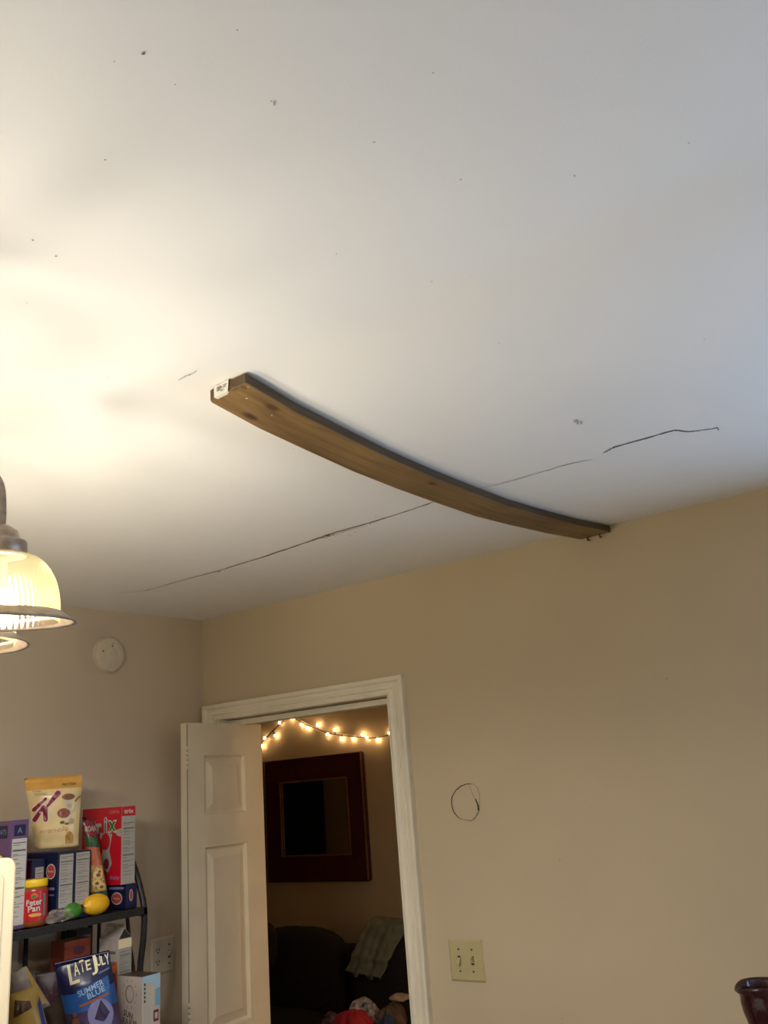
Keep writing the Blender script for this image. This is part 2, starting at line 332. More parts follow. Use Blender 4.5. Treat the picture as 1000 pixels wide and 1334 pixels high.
def folding_door():
    x1, x0 = .150, .115; y0, y1, z0, z1 = -.226, .172, .02, 2.010
    pans = [(-.143, .072, 1.683, 1.892), (-.143, .072, .98, 1.572), (-.143, .072, .22, .87)]
    mb = MB(); ysl = [y0, -.143, .072, y1]; zs = [z0]
    for p in pans[::-1]: zs += [p[2], p[3]]
    zs.append(z1); isP = lambda i, j: i == 1 and j % 2 == 1
    for i in range(3):
        for j in range(len(zs) - 1):
            if not isP(i, j): mb.add([(x1, ysl[i], zs[j]), (x1, ysl[i + 1], zs[j]), (x1, ysl[i + 1], zs[j + 1]), (x1, ysl[i], zs[j + 1])], [(0, 1, 2, 3)])
    V = [(x0, y0, z0), (x0, y1, z0), (x0, y1, z1), (x0, y0, z1), (x1, y0, z0), (x1, y1, z0), (x1, y1, z1), (x1, y0, z1)]
    mb.add(V, [(0, 3, 2, 1), (0, 1, 5, 4), (1, 2, 6, 5), (2, 3, 7, 6), (3, 0, 4, 7)])
    d = mb.build('door_1', M_DOOR); d['kind'] = 'structure'; d['label'] = 'narrow white panelled folding door leaf standing open in the doorway'
    for (a, b, c, e) in pans:   # recessed rim then raised field
        mb = MB()
        def q(i, dx): return [(x1 - dx, a + i, c + i), (x1 - dx, b - i, c + i), (x1 - dx, b - i, e - i), (x1 - dx, a + i, e - i)]
        lv = [q(0, 0), q(.004, .008), q(.010, .011), q(.038, .003), q(.041, .0015)]
        vs = [v for l in lv for v in l]; fs = []
        for k in range(len(lv) - 1):
            for i in range(4): fs.append((k * 4 + i, k * 4 + (i + 1) % 4, k * 4 + 4 + (i + 1) % 4, k * 4 + 4 + i))
        fs.append(tuple(range(len(vs) - 4, len(vs)))); mb.add(vs, fs); mb.build('panel', M_DOOR, d)
    # dark seam and hinge knuckle along the near edge
    boxo('seam', (x1 - .0025, y0 - .0012, z0 + .01), (x1 + .0006, y0 + .0005, z1 - .004), mat('seam_brown', (.30, .24, .16), .9), d)
    for zc in (1.885, 1.05, .25):
        h = MB(); h.tube([(x1 + .001, y0 - .002, zc - .04), (x1 + .001, y0 - .002, zc + .04)], .0032, 8); hg = h.build('hinge', M_SCREW, d, smooth=True)
        for k in range(-2, 3):
            t = MB(); t.tube([(x1 + .001, y0 - .002, zc + k * .017 - .0075), (x1 + .001, y0 - .002, zc + k * .017 + .0075)], .0042, 8); t.build('knuckle', M_DOOR, hg, smooth=True)
    return d
folding_door()

# ------------------------------------------------------------------ bowed board under the ceiling
BA = Vector((1.653, -1.497)); BB = Vector((1.757, -.003)); BD = (BB - BA); BL = BD.length; BD.normalize(); BN = Vector((-BD.y, BD.x))   # BN points to -x
BW, BT = .099, .020
def board():
    root = empty('wooden_board', (BA.x, BA.y, CEIL), 'long bowed wooden board fixed under the cracked ceiling up to the wall', 'board')
    ang = math.atan2(BD.y, BD.x) - math.pi / 2
    root.rotation_euler = (0, 0, ang)
    # local: y along the board, x = -BN (towards the right edge at 0, left edge at -BW)
    NS, NW = 160, 22; vs = []; fs = []
    def zt(s): p = BA + BD * s - BN * 0; return ceilz(p.x, p.y) - CEIL - .003
    def inset(s, x):
        # rounded left corner at the near end, slightly worn right one
        return s
    xs_ = [-BW * i / NW for i in range(NW + 1)]
    for lev in (0, 1):
        for i in range(NS + 1):
            s = BL * i / NS
            for j, x in enumerate(xs_):
                yy = s; c = .009; xx = x
                dl = x + BW   # distance from the left edge
                if dl < c and s < c: # round the corner
                    yy = max(s, c - math.sqrt(max(0, c * c - (c - dl) ** 2)))
                z = zt(yy) - (BT if lev else 0)
                vs.append((xx, yy, z))
    W1 = NW + 1; off = (NS + 1) * W1
    for i in range(NS):
        for j in range(NW):
            a = i * W1 + j; fs.append((a, a + 1, a + W1 + 1, a + W1)); a += off; fs.append((a, a + W1, a + W1 + 1, a + 1))
        for j in (0, NW):
            a = i * W1 + j; fs.append((a, a + W1, a + W1 + off, a + off))
    for i in (0, NS):
        for j in range(NW): a = i * W1 + j; fs.append((a, a + 1, a + 1 + off, a + off))
    def kn(x, y):
        zz = CEIL - BT
        for _ in range(8): p = on(x, y, 2, zz); zz = ceilz(p.x, p.y) - .003 - BT
        dd = Vector((p.x, p.y)) - BA; return (-dd.dot(BN), dd.dot(BD), 0)
    knots = [(kn(326, 543), .012, .95), (kn(300, 505), .009, .9), (kn(354, 531), .012, .85), (kn(563, 630), .010, .9), (kn(318, 505), .005, .7), (kn(700, 684), .008, .7)]
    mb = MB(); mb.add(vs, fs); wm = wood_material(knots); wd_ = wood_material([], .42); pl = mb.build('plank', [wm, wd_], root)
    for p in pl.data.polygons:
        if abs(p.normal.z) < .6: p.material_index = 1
    md = pl.modifiers.new('bevel', 'BEVEL'); md.width = .0018; md.segments = 1; md.limit_method = 'ANGLE'
    # pale paint flecks
    for (x, y, s_) in ((321, 519, .0016), (354, 541, .0013), (323, 504, .0011), (344, 562, .001), (287, 516, .001)):
        k = kn(x, y); t = MB(); z = zt(k[1]) - BT - .0006
        t.add([(k[0] + s_ * math.cos(a), k[1] + s_ * 1.6 * math.sin(a), z) for a in (0, 1, 2, 3, 4, 5)], [(0, 1, 2, 3, 4, 5)]); t.build('paint_fleck', mat('paint_fleck_white', (.75, .72, .65), .8), root)
    # torn paper label stapled over the near end
    t = MB(); n = 10; vs2 = []; 
    outl_t = [(-.058, .002), (-.050, .0), (-.040, .002), (-.033, -.001), (-.030, .001)]
    top = []; bot = []
    for i in range(n):
        f = i / (n - 1); x = -.080 + f * .040
        top.append((x, -.0022 - .001 * math.sin(9 * f), zt(0) + .0012 + .001 * math.sin(14 * f)))
        bot.append((x + .004 * math.sin(5 * f), -.0020, zt(0) - BT - .0008))
    low = []
    for i in range(n):
        f = i / (n - 1); L_ = .001 + .017 * max(0, math.sin(math.pi * min(1, (f + .08) * 1.0))) ** 1.0 * (1.1 - f * .7) + .002 * math.sin(23 * f)
        low.append((bot[i][0], max(.0005, L_), zt(0) - BT - .0010))
    vs2 = top + bot + low; fs2 = []
    for r_ in range(2):
        for i in range(n - 1): fs2.append((r_ * n + i, r_ * n + i + 1, (r_ + 1) * n + i + 1, (r_ + 1) * n + i))
    t.add(vs2, fs2); tg = t.build('paper_label', mat('paper_label', (.72, .70, .62), .7), root)
    pr = MB()
    for i, (x, ln, z_) in enumerate(((-.066, .010, .005), (-.064, .013, .008), (-.067, .009, .011), (-.050, .008, .0055), (-.051, .007, .009), (-.058, .006, .014))):
        pr.box((x - ln / 2, -.0036, zt(0) - z_ - .0012), (x + ln / 2, -.0031, zt(0) - z_ + .0003))
    pr.build('print', mat('grey_print', (.12, .12, .11), .8), tg)
    # two bent screws at the wall end
    for (x, dy) in ((-.072, -.012), (-.030, -.016)):
        z = zt(BL + dy) - BT; s_ = MB(); s_.tube([(x, BL + dy, z + .004), (x, BL + dy, z - .007), (x + .004, BL + dy - .003, z - .011)], .0022, 8); s_.lathe([(.0, -.0135), (.0048, -.0125), (.005, -.0105), (.002, -.009)], (x + .004, BL + dy - .003, z), 10)
        s_.build('screw', M_SCREW, root, smooth=True)
    return root
board()

# ------------------------------------------------------------------ wall plates and detector
def plate(name, origin, U, N, w_, h_, mtl, label, cat, toggles, tiltz=0):
    root = empty(name, origin, label, cat); rz = math.atan2(U[1], U[0]); root.rotation_euler = (0, 0, rz)
    # local x = U, local -y = N (out of wall), z up ; origin at bottom centre
    mb = MB(); e = .006
    lv = [(0, 0), (0, .002), (e, .0055)]
    vs = []
    for i, dpt in lv: vs += [(-w_ / 2 + i, -dpt, i), (w_ / 2 - i, -dpt, i), (w_ / 2 - i, -dpt, h_ - i), (-w_ / 2 + i, -dpt, h_ - i)]
    fs = [(k * 4 + i, k * 4 + (i + 1) % 4, k * 4 + 4 + (i + 1) % 4, k * 4 + 4 + i) for k in range(2) for i in range(4)] + [(8, 9, 10, 11)]
    mb.add(vs, fs); mb.build('cover_plate', mtl, root)
    for (cx, kind) in toggles:
        zc = h_ / 2
        if kind == 'outlet':
            for dz in (-.019, .019):
                b_ = MB(); nn = 16; b_.add([(cx + .0165 * math.cos(a * 6.283 / nn), -.006, zc + dz + .0135 * math.sin(a * 6.283 / nn)) for a in range(nn)], [tuple(range(nn))]); f = b_.build('socket', M_OFFW, root)
                b_ = MB(); b_.box((cx - .007, -.0068, zc + dz - .002), (cx - .0045, -.0062, zc + dz + .007)); b_.box((cx + .0045, -.0068, zc + dz - .002), (cx + .007, -.0062, zc + dz + .007)); b_.box((cx - .0025, -.0068, zc + dz - .009), (cx + .0025, -.0062, zc + dz - .005)); b_.build('slots', M_DARK, f)
        else:
            boxo('slot', (cx - .005, -.0062, zc - .012), (cx + .005, -.0056, zc + .012), M_DARK, root)
            up = kind == 'up'; t = MB()
            s1 = 1 if up else -1
            t.add([(cx - .0042, -.005, zc - .009), (cx + .0042, -.005, zc - .009), (cx + .0042, -.005, zc + .009), (cx - .0042, -.005, zc + .009),
                   (cx - .0036, -.017, zc + s1 * .011 - .004), (cx + .0036, -.017, zc + s1 * .011 - .004), (cx + .0036, -.017, zc + s1 * .011 + .004), (cx - .0036, -.017, zc + s1 * .011 + .004)],
                  [(4, 5, 6, 7), (0, 1, 5, 4), (1, 2, 6, 5), (2, 3, 7, 6), (3, 0, 4, 7)])
            t.build('toggle', mtl, root, bevel=.0008)
            for dz in (-.030, .030):
                s_ = MB(); nn = 10; s_.lathe([(.0032, 0), (.003, .0012), (0.0001, .0016)], (0, 0, 0), nn); s_.build('screw', M_SCREW, root, loc=(cx, -.0055, zc + dz), rot=(math.pi / 2, 0, 0))
    return root
plate('light_switch', (1.1065, -.0002, 1.155), (1, 0), (0, -1), .117, .117, M_ALMOND, 'yellowed double light switch plate on the beige wall beside the doorway', 'light switch', [(-.023, 'down'), (.023, 'up')])
plate('switch_plate', (.0002, -.21, 1.172), (0, 1), (1, 0), .110, .116, M_OFFW, 'pale outlet and switch plate on the wall behind the black rack', 'wall plate', [(-.026, 'outlet'), (.026, 'up')])
M_DET = mat('aged_detector_plastic', (.60, .52, .38), .5, noise=.04, nscale=60)
det = empty('smoke_detector', (0, -.468, 2.262), 'round off-white smoke detector mounted on the beige wall', 'smoke detector'); det.rotation_euler = (0, math.pi / 2, 0)
MB().lathe([(.066, 0), (.066, .006), (.064, .0075), (0.0001, .0075)], n=40).build('base_plate', M_DET, det)
b_ = MB(); b_.lathe([(.0630, .007), (.0635, .013), (.0615, .0175), (.056, .0200), (.030, .0222), (.0285, .0216), (.0265, .0216), (.0250, .0226), (.0001, .0236)], n=48); b_.build('cover', M_DET, det, smooth=True)
def dm(x, y, r_, mt, nm):
    p = on(x, y, 0, .022); t = MB(); t.lathe([(r_, 0), (r_ * .9, .001), (.0001, .0012)], n=10); t.build(nm, mt, det, loc=(-(p.z - 2.262), p.y + .468, .0212))
dm(134.5, 848, .003, M_DARK, 'indicator_hole'); dm(146.5, 841.5, .0042, mat('detector_button', (.2, .16, .1), .6), 'test_button'); dm(148, 838.5, .003, mat('detector_button2', (.3, .25, .17), .6), 'test_button')

# ------------------------------------------------------------------ chandelier
def glass_shade_mat():
    m = bpy.data.materials.new('ribbed_frosted_glass'); m.use_nodes = True; nt = m.node_tree
    for n in list(nt.nodes): nt.nodes.remove(n)
    out = nt.nodes.new('ShaderNodeOutputMaterial'); tl = nt.nodes.new('ShaderNodeBsdfTranslucent'); tl.inputs[0].default_value = (.95, .80, .38, 1)
    tr = nt.nodes.new('ShaderNodeBsdfTransparent'); tr.inputs[0].default_value = (.60, .565, .47, 1)
    gl = nt.nodes.new('ShaderNodeBsdfGlossy'); gl.inputs['Roughness'].default_value = .15
    m1 = nt.nodes.new('ShaderNodeMixShader'); m1.inputs[0].default_value = .966; nt.links.new(tl.outputs[0], m1.inputs[1]); nt.links.new(tr.outputs[0], m1.inputs[2])
    m2 = nt.nodes.new('ShaderNodeMixShader'); m2.inputs[0].default_value = .05; nt.links.new(m1.outputs[0], m2.inputs[1]); nt.links.new(gl.outputs[0], m2.inputs[2])
    nt.links.new(m2.outputs[0], out.inputs[0]); return m
M_SHADE = glass_shade_mat()
M_BULB = mat('bulb_glow', (1, .95, .85), .4, emit=BCOL, estr=BULB_W * 40)
def chandelier():
    cx, cy = 1.257, -1.948
    root = empty('chandelier', (cx, cy, CEIL), 'bronze chandelier with lit ribbed glass bell shades on curved arms', 'chandelier')
    R_ = lambda o: rel(root, o)
    R_(MB().lathe([(.0001, 0), (.065, 0), (.065, -.008), (.045, -.022), (.012, -.03), (.0001, -.03)], (cx, cy, CEIL), 32).build('canopy', M_METAL, smooth=True))
    R_(MB().tube([(cx, cy, CEIL - .02), (cx, cy, 2.17)], .007, 10).build('stem', M_METAL, smooth=True))
    R_(MB().lathe([(.0001, .10), (.014, .095), (.02, .07), (.012, .05), (.035, .03), (.042, 0), (.03, -.03), (.012, -.05), (.02, -.07), (.008, -.09), (.0001, -.1)], (cx, cy, 2.11), 28).build('body', M_METAL, smooth=True))
    c1 = Vector((1.455, -1.819)); c2 = Vector((1.196, -1.72)); cc = Vector((cx, cy))
    a1 = math.atan2(*(c1 - cc).yx); a2 = math.atan2(*(c2 - cc).yx); st = math.radians(72)
    spots = [(c1, 1.998), (c2, 2.012)]
    for k in range(1, 4):
        a = a2 + st * k; spots.append((cc + Vector((math.cos(a), math.sin(a))) * .236, 2.006))
    for (c, zr) in spots:
        d = (c - cc).normalized(); top = zr + .128
        pts = []
        L = (c - cc).length
        ctl = [(0.03, 2.11), (L * .25, 2.085), (L * .5, 2.11), (L * .72, 2.19), (L * .86, 2.225), (L * .97, 2.205), (L * 1.0, 2.165), (L, top - .005)]
        for i in range(len(ctl) - 1):   # Catmull-Rom
            p0 = Vector(ctl[max(i - 1, 0)]); p1 = Vector(ctl[i]); p2 = Vector(ctl[i + 1]); p3 = Vector(ctl[min(i + 2, len(ctl) - 1)])
            for q in range(6):
                t = q / 6; v = .5 * ((2 * p1) + (-p0 + p2) * t + (2 * p0 - 5 * p1 + 4 * p2 - p3) * t * t + (-p0 + 3 * p1 - 3 * p2 + p3) * t ** 3); pts.append(v)
        pts.append(Vector(ctl[-1]))
        rel(root, MB().tube([(cx + d.x * p.x, cy + d.y * p.x, p.y) for p in pts], .0085, 12).build('arm', M_METAL, smooth=True))
        b0 = (0, 0, 0); tl_ = math.radians(5.0) if c is c1 else 0.0; ax = Vector((.593, .805, 0))
        MT = Matrix.Translation((c.x, c.y, zr + .13)) @ Matrix.Rotation(tl_, 4, ax) @ Matrix.Translation((0, 0, -.13))
        def R_(o, MT=MT): o.matrix_basis = MT; return rel(root, o)
        R_(MB().lathe([(.0085, .140), (.016, .137), (.026, .130), (.030, .119), (.031, .117), (.0385, .115), (.040, .112), (.0395, .093), (.037, .091), (.0001, .094)], b0, 36).build('socket_cap', M_METAL, smooth=True))
        # glass bell
        prof = []
        for i in range(15):
            t = i / 14; ang = t * math.pi / 2; prof.append((.036 + (.088 - .036) * math.sin(ang) ** .92, .008 + .087 * math.cos(ang) ** .9))
        prof += [(.0885, .002), (.087, -.004)]
        sh = R_(MB().lathe(prof, b0, 180, .010, 60).build('glass_shade', M_SHADE, smooth=True))
        # flared metal rim band
        rim = MB(); rim.lathe([(.0885, .0100), (.0915, .0105), (.0955, .0075), (.1075, -.0015), (.1115, -.0048), (.1105, -.0062), (.105, -.0035), (.094, .0045), (.0885, .0060)], b0, 64, close=True)
        R_(rim.build('rim_band', M_METAL, smooth=True))
        bl = R_(MB().lathe([(.0001, .092), (.013, .09), (.014, .060), (.022, .042), (.028, .022), (.026, .004), (.016, -.008), (.0001, -.011)], b0, 20).build('bulb', [M_BULB, M_TRIM], smooth=True))
        for p in bl.data.polygons:
            if p.center.z > .045: p.material_index = 1
    return root
chandelier()
# ------------------------------------------------------------------ white table added below the view to bounce chandelier light upward
TX, TY = 1.42, -2.05; M_TTOP = mat('bounce_white_laminate', (.80, .78, .73), .35, noise=.03, nscale=10)
tb = empty('bounce_table', (TX, TY, 0), 'round white table added under the chandelier to bounce light upward', 'table')
rel(tb, MB().lathe([(.0001, .72), (.57, .72), (.60, .735), (.60, .745), (.59, .75), (.0001, .75)], (TX, TY, 0), 48).build('bounce_tabletop', M_TTOP))
rel(tb, MB().lathe([(.05, .06), (.045, .12), (.035, .30), (.05, .45), (.04, .60), (.10, .70), (.14, .72)], (TX, TY, 0), 24).build('bounce_pedestal', M_TRIM, smooth=True))
for k in range(4):
    a = math.pi / 4 + k * math.pi / 2; d = Vector((math.cos(a), math.sin(a)))
    rel(tb, MB().tube([(TX + d.x * q, TY + d.y * q, z) for q, z in ((.03, .14), (.15, .12), (.28, .06), (.36, .022))], [.03, .028, .024, .02], 10).build('leg', M_TRIM, smooth=True))

# ------------------------------------------------------------------ fill light added behind the camera, shaped as a flush fixture
kl = empty('ceiling_fill_light', (KX, KY, CEIL), 'round white flush fixture added as unseen fill light behind the camera', 'ceiling light')
rel(kl, MB().lathe([(.0001, 0), (.17, 0), (.175, -.02), (.165, -.03)], (KX, KY, CEIL), 40).build('base', M_TRIM, smooth=True))
rel(kl, MB().lathe([(.165, -.028), (.16, -.05), (.13, -.075), (.07, -.09), (.0001, -.094)], (KX, KY, CEIL), 40).build('fill_diffuser', mat('fill_diffuser_glow', (.9, .9, .9), .4, emit=KCOL, estr=KFILL_W), smooth=True))

# ------------------------------------------------------------------ refrigerator at the left edge
M_FRIDGE = mat('almond_enamel', (.86, .70, .43), .32, noise=.02, nscale=8); M_FR2 = mat('almond_enamel_inset', (.82, .65, .38), .35)
def rounded_slab(name, x0, x1, y0, y1, z0, z1, r, mtl, parent, bevel=.008):
    mb = MB(); poly = []
    for (cy, cz, a0) in ((y1 - r, z1 - r, 0), (y0 + r, z1 - r, 90), (y0 + r, z0 + r, 180), (y1 - r, z0 + r, 270)):
        for k in range(7): a = math.radians(a0 + 15 * k); poly.append((cy + r * math.cos(a), cz + r * math.sin(a)))
    mb.prism(poly, 0, x0, x1); o = mb.build(name, mtl, None, bevel=bevel, seg=3); rel(parent, o); return o
fr = empty('refrigerator', (.36, -1.65, 0), 'tall almond refrigerator with rounded door corner next to the black rack', 'refrigerator')
rel(fr, boxo('cabinet', (.03, -1.998, .02), (.68, -1.300, 1.625), M_FRIDGE, None, bevel=.01, seg=3))
fz = rounded_slab('freezer_door', .69, .75, -2.005, -1.292, 1.13, 1.645, .022, M_FRIDGE, fr)
rounded_slab('door_inset', .748, .7525, -1.975, -1.324, 1.16, 1.617, .018, M_FR2, fr, .002)
rounded_slab('fridge_door', .69, .75, -2.005, -1.292, .06, 1.12, .022, M_FRIDGE, fr)
for z0, z1 in ((1.18, 1.42), (.78, 1.08)):
    rel(fr, MB().tube([(.75, -1.95, z0), (.785, -1.95, z0 + .02), (.785, -1.95, z1 - .02), (.75, -1.95, z1)], .010, 10).build('handle', M_FR2, smooth=True))

# ------------------------------------------------------------------ black iron rack along the left wall
SH = 1.435; SH2 = 1.0; RY0, RY1 = -1.25, -.54
rk = empty('bakers_rack', (.15, -.9, 0), 'black iron rack with open shelves full of groceries against the wall', 'rack')
def K(mb, name, smooth=True): return rel(rk, mb.build(name, M_IRON, smooth=smooth))
def shelf(z, xf, y0=RY0, y1=RY1, nm='shelf'):
    mb = MB(); mb.box((xf - .012, y0, z - .021), (xf, y1, z)); mb.box((.02, y0, z - .024), (.032, y1, z - .002)); mb.box((.02, y1 - .012, z - .026), (xf, y1, z - .002)); mb.box((.02, y0, z - .026), (xf, y0 + .012, z - .002))
    fr_ = K(mb, 'shelf_frame', False)
    nw = int((y1 - y0) / .03)
    w0 = None
    for i in range(1, nw):
        y = y0 + (y1 - y0) * i / nw
        if w0 is None: w0 = rel(rk, MB().tube([(.025, 0, z - .006), (xf - .006, 0, z - .006)], .0035, 6).build('shelf_wire', M_IRON, smooth=True)); wme = w0; o = w0
        else: o = w0.copy(); COL.objects.link(o)
        o.matrix_parent_inverse = Matrix.Translation(-rk.location); o.location = (0, y, 0)
shelf(SH, .302); shelf(SH2, .40, RY0, -.43); shelf(.55, .40, RY0, -.43); shelf(.12, .40, RY0, -.43)
fpts = [(172, 1113), (180, 1135), (188, 1165), (191.5, 1190), (190, 1225), (186, 1262)]
fp = [on(x - 3.5, y, 1, RY1) for x, y in fpts]
for ye in (RY1, RY0):
    path = [(.03, 1.645), (.09, 1.655), (.17, 1.640)] + [(p.x, p.z) for p in fp] + [(.272, 1.18), (.285, 1.08), (.33, 1.0), (.36, .9), (.37, .5), (.37, .0)]
    P2 = []
    for i in range(len(path) - 1):
        p0, p1, p2, p3 = [Vector(path[max(0, min(len(path) - 1, i + q))]) for q in (-1, 0, 1, 2)]
        for q in range(4):
            t = q / 4; P2.append(.5 * ((2 * p1) + (-p0 + p2) * t + (2 * p0 - 5 * p1 + 4 * p2 - p3) * t * t + (-p0 + 3 * p1 - 3 * p2 + p3) * t ** 3))
    P2.append(Vector(path[-1]))
    K(MB().tube([(p.x, ye, p.y) for p in P2], .0095, 10), 'upright')
    K(MB().tube([(.03, ye, 0), (.03, ye, 1.65)], .0085, 10), 'upright')
    K(MB().tube([(.075, ye, SH - .01), (.075, ye, 1.02)], .006, 8), 'side_bar')
    b1 = on(165, 1190, 1, RY1); b2 = on(168, 1222, 1, RY1); b3 = on(174, 1264, 1, RY1)
    K(MB().tube([(b1.x, ye, SH - .01), (b2.x, ye, b2.z), (b3.x, ye, b3.z), (b3.x + .03, ye, 1.01)], .006, 8), 'side_bar')
for y in (-1.12, -.94, -.766, -.635):
    K(MB().tube([(.022, y, SH - .01), (.022, y, SH2)], .007, 8), 'back_bar')

# ------------------------------------------------------------------ printed packaging helpers
def C3(h): 
    h = h.lstrip('#'); v = [int(h[i:i + 2], 16) / 255 for i in (0, 2, 4)]
    return tuple(((c + .055) / 1.055) ** 2.4 if c > .04 else c / 12.92 for c in v)
def pm(name, hexc, rough=.38, **k): return mat(name, C3(hexc), rough, **k)
P_WHITE = pm('print_white', '#c6c0b6'); P_GREYW = pm('print_pale', '#aaa49a'); P_BLACK = pm('print_black', '#2a2624'); P_RED = pm('print_red', '#c8202c'); P_NAVY = pm('print_navy', '#151b3c')
P_GREEN = pm('print_green', '#2c7a34'); P_YELLOW = pm('print_yellow', '#f2c81e'); P_ORANGE = pm('print_orange', '#d8672c'); P_MAROON = pm('print_maroon', '#7c1f34'); P_CREAM = pm('print_cream', '#ecdcb4')
P_BLUE = pm('print_blue', '#2c66b4'); P_PALEBLUE = pm('print_pale_blue', '#a8c8e0'); P_BROWN = pm('print_brown', '#7a5230'); P_GOLD = pm('print_gold', '#dca040'); P_PURPLE = pm('print_purple', '#664a74')
P_LAV = pm('print_lavender', '#8a86b4'); P_DPURP = pm('print_dark_purple', '#382848')

class Frame:
    def __init__(s, O, U, V, N, surf=None): s.O = Vector(O); s.U = Vector(U).normalized(); s.V = Vector(V).normalized(); s.N = Vector(N).normalized(); s.surf = surf
    def p(s, u, v, e): return s.O + s.U * u + s.V * v + s.N * (e + (s.surf(u, v) if s.surf else 0))
def put(obj_parent, o):
    o.parent = obj_parent; o.matrix_parent_inverse = obj_parent.matrix_basis.inverted(); return o
def patch(fr_, pts, mtl, parent, name, e=.0006):
    bm = bmesh.new(); vs = [bm.verts.new((u, v, 0)) for u, v in pts]; bm.faces.new(vs)
    if fr_.surf:
        bmesh.ops.triangulate(bm, faces=bm.faces)
        bmesh.ops.subdivide_edges(bm, edges=bm.edges, cuts=5, use_grid_fill=True)
    for v in bm.verts: v.co = fr_.p(v.co.x, v.co.y, e)
    me = bpy.data.meshes.new(name); bm.to_mesh(me); bm.free(); me.materials.append(mtl); o = bpy.data.objects.new(name, me); COL.objects.link(o); return put(parent, o)
def rect(u0, v0, u1, v1): return [(u0, v0), (u1, v0), (u1, v1), (u0, v1)]
def oval(cu, cv, ru, rv, n=18, rot=0):
    o = []
    for k in range(n):
        a = 6.28318 * k / n; x, y = ru * math.cos(a), rv * math.sin(a); o.append((cu + x * math.cos(rot) - y * math.sin(rot), cv + x * math.sin(rot) + y * math.cos(rot)))
    return o
def text(fr_, s_, cu, cv, w_, h_, mtl, parent, name='lettering', e=.0012, rot=0, bold=0, shear=0):
    cu_ = bpy.data.curves.new('t', 'FONT'); cu_.body = s_; cu_.size = 1; cu_.align_x = 'CENTER'; cu_.align_y = 'CENTER'; cu_.offset = bold; cu_.shear = shear; cu_.resolution_u = 3
    o = bpy.data.objects.new('t', cu_); COL.objects.link(o); dg = bpy.context.evaluated_depsgraph_get(); ev = o.evaluated_get(dg); me = bpy.data.meshes.new_from_object(ev)
    bpy.data.objects.remove(o); bpy.data.curves.remove(cu_)
    xs = [v.co.x for v in me.vertices]; ys = [v.co.y for v in me.vertices]
    mx, my = (max(xs) + min(xs)) / 2, (max(ys) + min(ys)) / 2; sx, sy = w_ / (max(xs) - min(xs)), h_ / (max(ys) - min(ys))
    for v in me.vertices:
        x, y = (v.co.x - mx) * sx, (v.co.y - my) * sy
        v.co = fr_.p(cu + x * math.cos(rot) - y * math.sin(rot), cv + x * math.sin(rot) + y * math.cos(rot), e)
    me.materials.clear(); me.materials.append(mtl); ob = bpy.data.objects.new(name, me); COL.objects.link(ob); return put(parent, ob)
def lines(fr_, rows, mtl, parent, name='print', e=.0012):
    mb = MB()
    for (u0, v0, u1, v1) in rows: mb.add([fr_.p(u0, v0, e), fr_.p(u1, v0, e), fr_.p(u1, v1, e), fr_.p(u0, v1, e)], [(0, 1, 2, 3)])
    return put(parent, mb.build(name, mtl))
def nutrition(fr_, u0, v0, u1, v1, parent, mtl=None):
    patch(fr_, rect(u0, v0, u1, v1), mtl or P_GREYW, parent, 'nutrition_panel'); w_ = u1 - u0; h_ = v1 - v0; rows = []
    for (t, th) in ((.95, .012), (.86, .022), (.80, .006), (.62, .006), (.52, .006), (.42, .022), (.33, .006), (.24, .006)): rows.append((u0 + .06 * w_, v0 + h_ * (t - th / 2), u1 - .06 * w_, v0 + h_ * (t + th / 2)))
    for i in range(16):
        t = .92 - i * .055; rows.append((u0 + .08 * w_, v0 + h_ * t, u0 + w_ * random.uniform(.4, .8), v0 + h_ * (t + .008)))
    lines(fr_, rows, pm('print_grey', '#6a6660'), parent)
def carton(name, label, cat, x0, x1, y0, y1, z0, z1, mats, group=None, bevel=.0012):
    """box whose narrow +x side faces the room; mats: (body, plus_x, minus_y, top)"""
    mb = MB(); V = [(x0, y0, z0), (x1, y0, z0), (x1, y1, z0), (x0, y1, z0), (x0, y0, z1), (x1, y0, z1), (x1, y1, z1), (x0, y1, z1)]
    mb.add(V, [(0, 3, 2, 1), (4, 5, 6, 7), (0, 1, 5, 4), (1, 2, 6, 5), (2, 3, 7, 6), (3, 0, 4, 7)]); mb.m = [0, 3, 2, 1, 0, 0]
    o = mb.build(name, list(mats)); md = o.modifiers.new('bevel', 'BEVEL'); md.width = bevel; md.segments = 2
    tag(o, label, cat, group); fx = Frame((x1, y0, z0), (0, 1, 0), (0, 0, 1), (1, 0, 0)); fy = Frame((x0, y0, z0), (1, 0, 0), (0, 0, 1), (0, -1, 0))
    return o, fx, fy

# ---- top shelf: purple cereal box
y0 = on(14, 1120, 0, .25).y; y1 = on(35.5, 1120, 0, .25).y
o, fx, fy = carton('cereal_box', 'purple cereal box standing behind the peanut butter jar', 'cereal box', .05, .25, y0 - .004, y1, SH, 1.720, (P_PURPLE, P_PURPLE, P_PURPLE, pm('lav_top', '#8d6fa0')))
wd = y1 - y0 + .004; nutrition(fx, .005, .01, wd - .004, .235, o, P_WHITE)
patch(fx, rect(.010, .242, wd - .010, .272), P_NAVY, o, 'logo_panel'); patch(fy, rect(.135, .238, .185, .272), P_NAVY, o, 'logo_panel')
text(fy, 'OATS', .160, .255, .04, .014, P_LAV, o); text(fx, 'A', wd / 2, .257, .014, .016, P_LAV, o)
patch(fy, oval(.13, .14, .06, .07), P_BROWN, o, 'bowl_picture'); patch(fy, oval(.15, .17, .03, .025), P_CREAM, o, 'bowl_picture', .001)
